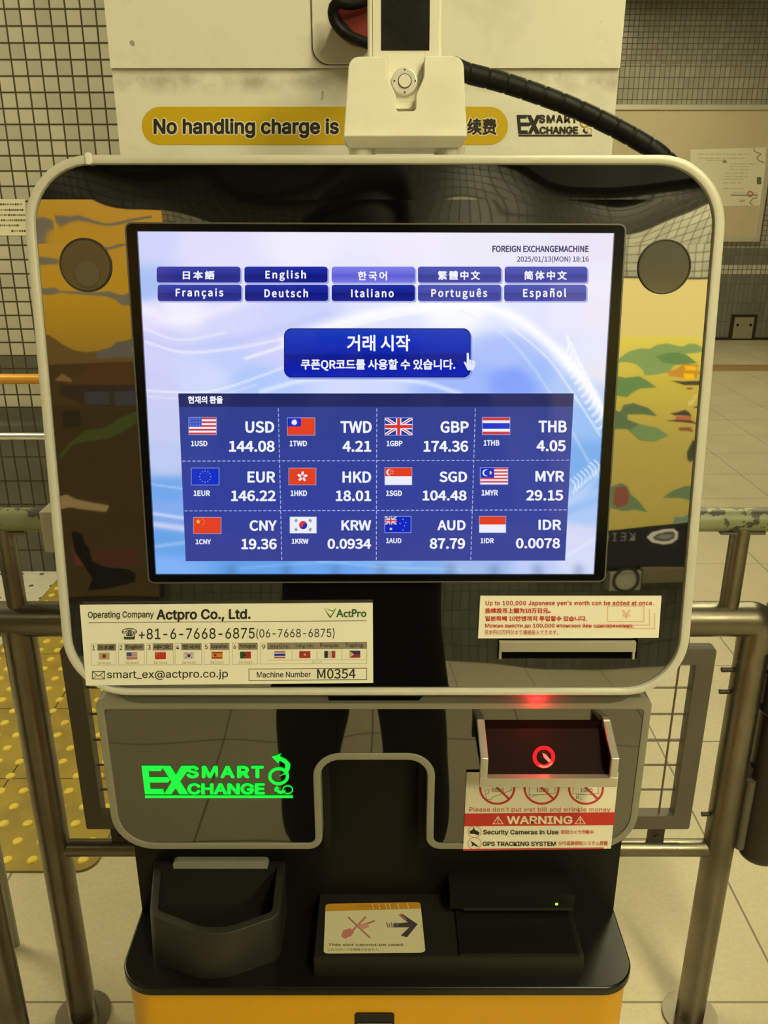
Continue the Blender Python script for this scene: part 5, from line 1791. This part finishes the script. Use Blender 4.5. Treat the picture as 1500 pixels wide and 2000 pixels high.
# body: one skinned surface from pelvis to head, hands and feet
V = [(PX_, by, .95, .11, .09)]; E_ = []
ch = chain(V, E_, [(PX_, by, 1.12, .11, .085), (PX_, by + .01, 1.30, .125, .09), (PX_, by + .015, 1.44, .10, .07), (PX_, by + .02, 1.515, .05, .05),
                   (PX_, by + .035, 1.60, .070, .082), (PX_, by + .045, 1.68, .076, .095), (PX_, by + .04, 1.755, .055, .07)], 0)
for sx in (-1, 1):
    chain(V, E_, [(PX_ + sx * .09, by, .90, .075), (PX_ + sx * .10, by + .02, .50, .055), (PX_ + sx * .105, by, .10, .036), (PX_ + sx * .11, by + .03, .045, .035), (PX_ + sx * .12, by + .14, .03, .028)], 0)
    w = chain(V, E_, [(PX_ + sx * .17, by + .01, 1.41, .055), (PX_ + sx * .23, by + .06, 1.16, .040), (sx * .075 + PX_ * .3, -.09, 1.385, .025), (sx * .052, -.055, 1.405, .024)], 3)
    # four fingers of unequal length round the edge of the phone, and a thumb
    for k in range(4):
        z = 1.402 + .020 * k
        ln = (.80, .95, 1.0, .9)[k]
        chain(V, E_, [(sx * .050, -.046, z, .0085), (sx * .0465, -.046 + .028 * ln, z + .006, .0075), (sx * .030, -.046 + .028 * ln + .004, z + .009, .0065)], w)
    chain(V, E_, [(sx * .046, -.072, 1.412, .0095), (sx * .032, -.062, 1.44, .008), (sx * .022, -.052, 1.455, .007)], w)
skin('body', V, E_, skin_m, PE)
# face
for sx in (-1, 1):
    bm = bmesh.new(); bmesh.ops.create_uvsphere(bm, u_segments=12, v_segments=8, radius=.011, matrix=Matrix.Translation((PX_ + sx * .031, by + .122, 1.668)))
    bobj('eye', bm, mat('eye', (.03, .02, .015), .2) if sx < 0 else bpy.data.materials['eye'], PE, True)
    bm = bmesh.new(); bmesh.ops.create_uvsphere(bm, u_segments=12, v_segments=8, radius=.022, matrix=Matrix.Translation((PX_ + sx * .072, by + .035, 1.655)) @ Matrix.Diagonal((.4, .7, 1.2, 1)))
    bobj('ear', bm, skin_m, PE, True)
bm = bmesh.new(); bmesh.ops.create_cone(bm, cap_ends=True, segments=10, radius1=.016, radius2=.006, depth=.045, matrix=Matrix.Translation((PX_, by + .134, 1.642)) @ Matrix.Rotation(-.35, 4, 'X'))
bobj('nose', bm, skin_m, PE, True)
bm = bmesh.new(); bmesh.ops.create_uvsphere(bm, u_segments=12, v_segments=8, radius=.024, matrix=Matrix.Translation((PX_, by + .115, 1.605)) @ Matrix.Diagonal((1, .35, .28, 1)))
bobj('mouth', bm, mat('lips', (.35, .14, .12), .5), PE, True)
# coat with sleeves
V = [(PX_, by, .96, .175, .14)]; E_ = []
chain(V, E_, [(PX_, by, .86, .165, .135), (PX_, by, .79, .135, .115)], 0)
ch = chain(V, E_, [(PX_, by, 1.14, .165, .12), (PX_, by + .01, 1.32, .175, .125), (PX_, by + .012, 1.44, .13, .10), (PX_, by + .015, 1.50, .085, .085)], 0)
for sx in (-1, 1):
    chain(V, E_, [(PX_ + sx * .185, by + .01, 1.405, .082), (PX_ + sx * .24, by + .055, 1.155, .066), (sx * .095 + PX_ * .3, -.115, 1.36, .046)], 4)
skin('coat', V, E_, cloth, PE)
# hood round the back and top of the head
bm = bmesh.new()
bmesh.ops.create_uvsphere(bm, u_segments=28, v_segments=18, radius=1.0)
cut = [f for f in bm.faces if f.calc_center_median().y > .52 and f.calc_center_median().z < .62]
bmesh.ops.delete(bm, geom=cut, context='FACES')
for v_ in bm.verts:
    x, y, z = v_.co
    wz = 1.0 + (.22 if z < -.2 else 0) * (-z)
    v_.co = (PX_ + x * .118 * wz, by + .03 + y * .128, 1.645 + z * .165)
h = bobj('hood', bm, cloth, PE, True)
so = h.modifiers.new('Solidify', 'SOLIDIFY'); so.thickness = .008
# fringe of hair on the forehead
bm = bmesh.new()
bmesh.ops.create_uvsphere(bm, u_segments=24, v_segments=14, radius=1.0)
bmesh.ops.delete(bm, geom=[f for f in bm.faces if f.calc_center_median().z < .28], context='FACES')
for v_ in bm.verts:
    x, y, z = v_.co; v_.co = (PX_ + x * .086, by + .045 + y * .108, 1.672 + z * .108)
bobj('hair', bm, mat('black_hair', (.006, .005, .004), .7, ior=1.2), PE, True)
# loose trousers and shoes
V = [(PX_, by, .90, .115, .10)]; E_ = []
chain(V, E_, [(PX_, by, 1.02, .125, .10)], 0)
for sx, fx_ in ((-1, -.150), (1, .055)):
    chain(V, E_, [(PX_ + sx * .080, by, .78, .088), (fx_ - (.0 if sx < 0 else .0), by + .03, .50, .082), (fx_ + .01 * sx, by + .02, .36, .070), (fx_ + .012 * sx, by + .01, .22, .078), (fx_ + .012 * sx, by, .10, .074)], 0)
skin('trousers', V, E_, trou, PE)
for sx, fx_ in ((-1, -.160), (1, .067)):
    bm = bmesh.new()
    bmesh.ops.create_uvsphere(bm, u_segments=20, v_segments=12, radius=1.0)
    for v_ in bm.verts:
        x, y, z = v_.co
        v_.co = (fx_ + x * .048 * (1 - .15 * y), by + .055 + y * .145, max(.001, .045 + z * (.05 if y > 0 else .06)))
    bobj('shoe', bm, shoe_m, PE, True)
# the phone in the hands, its lens at the point the picture was taken from
view = ray(750, 1000).normalized(); upv = Vector((0, SP, CP))
PHN = Plane(CAM - view * .0035 - upv * .055, (1, 0, 0), upv)
PHN.n = -view
pc = PHN.w(0, 0)
ph = thing('phone', pc, 'dark phone held up by the person in the hooded coat', 'phone')
pr = rrect(-.037, -.077, .037, .077, .009, 6)
prism('phone_body', pr, .0, .008, PHN, M['black_gloss'], ph)
prism('phone_screen', inset(pr, .003), .0081, .0085, PHN, M['bezel'], ph)
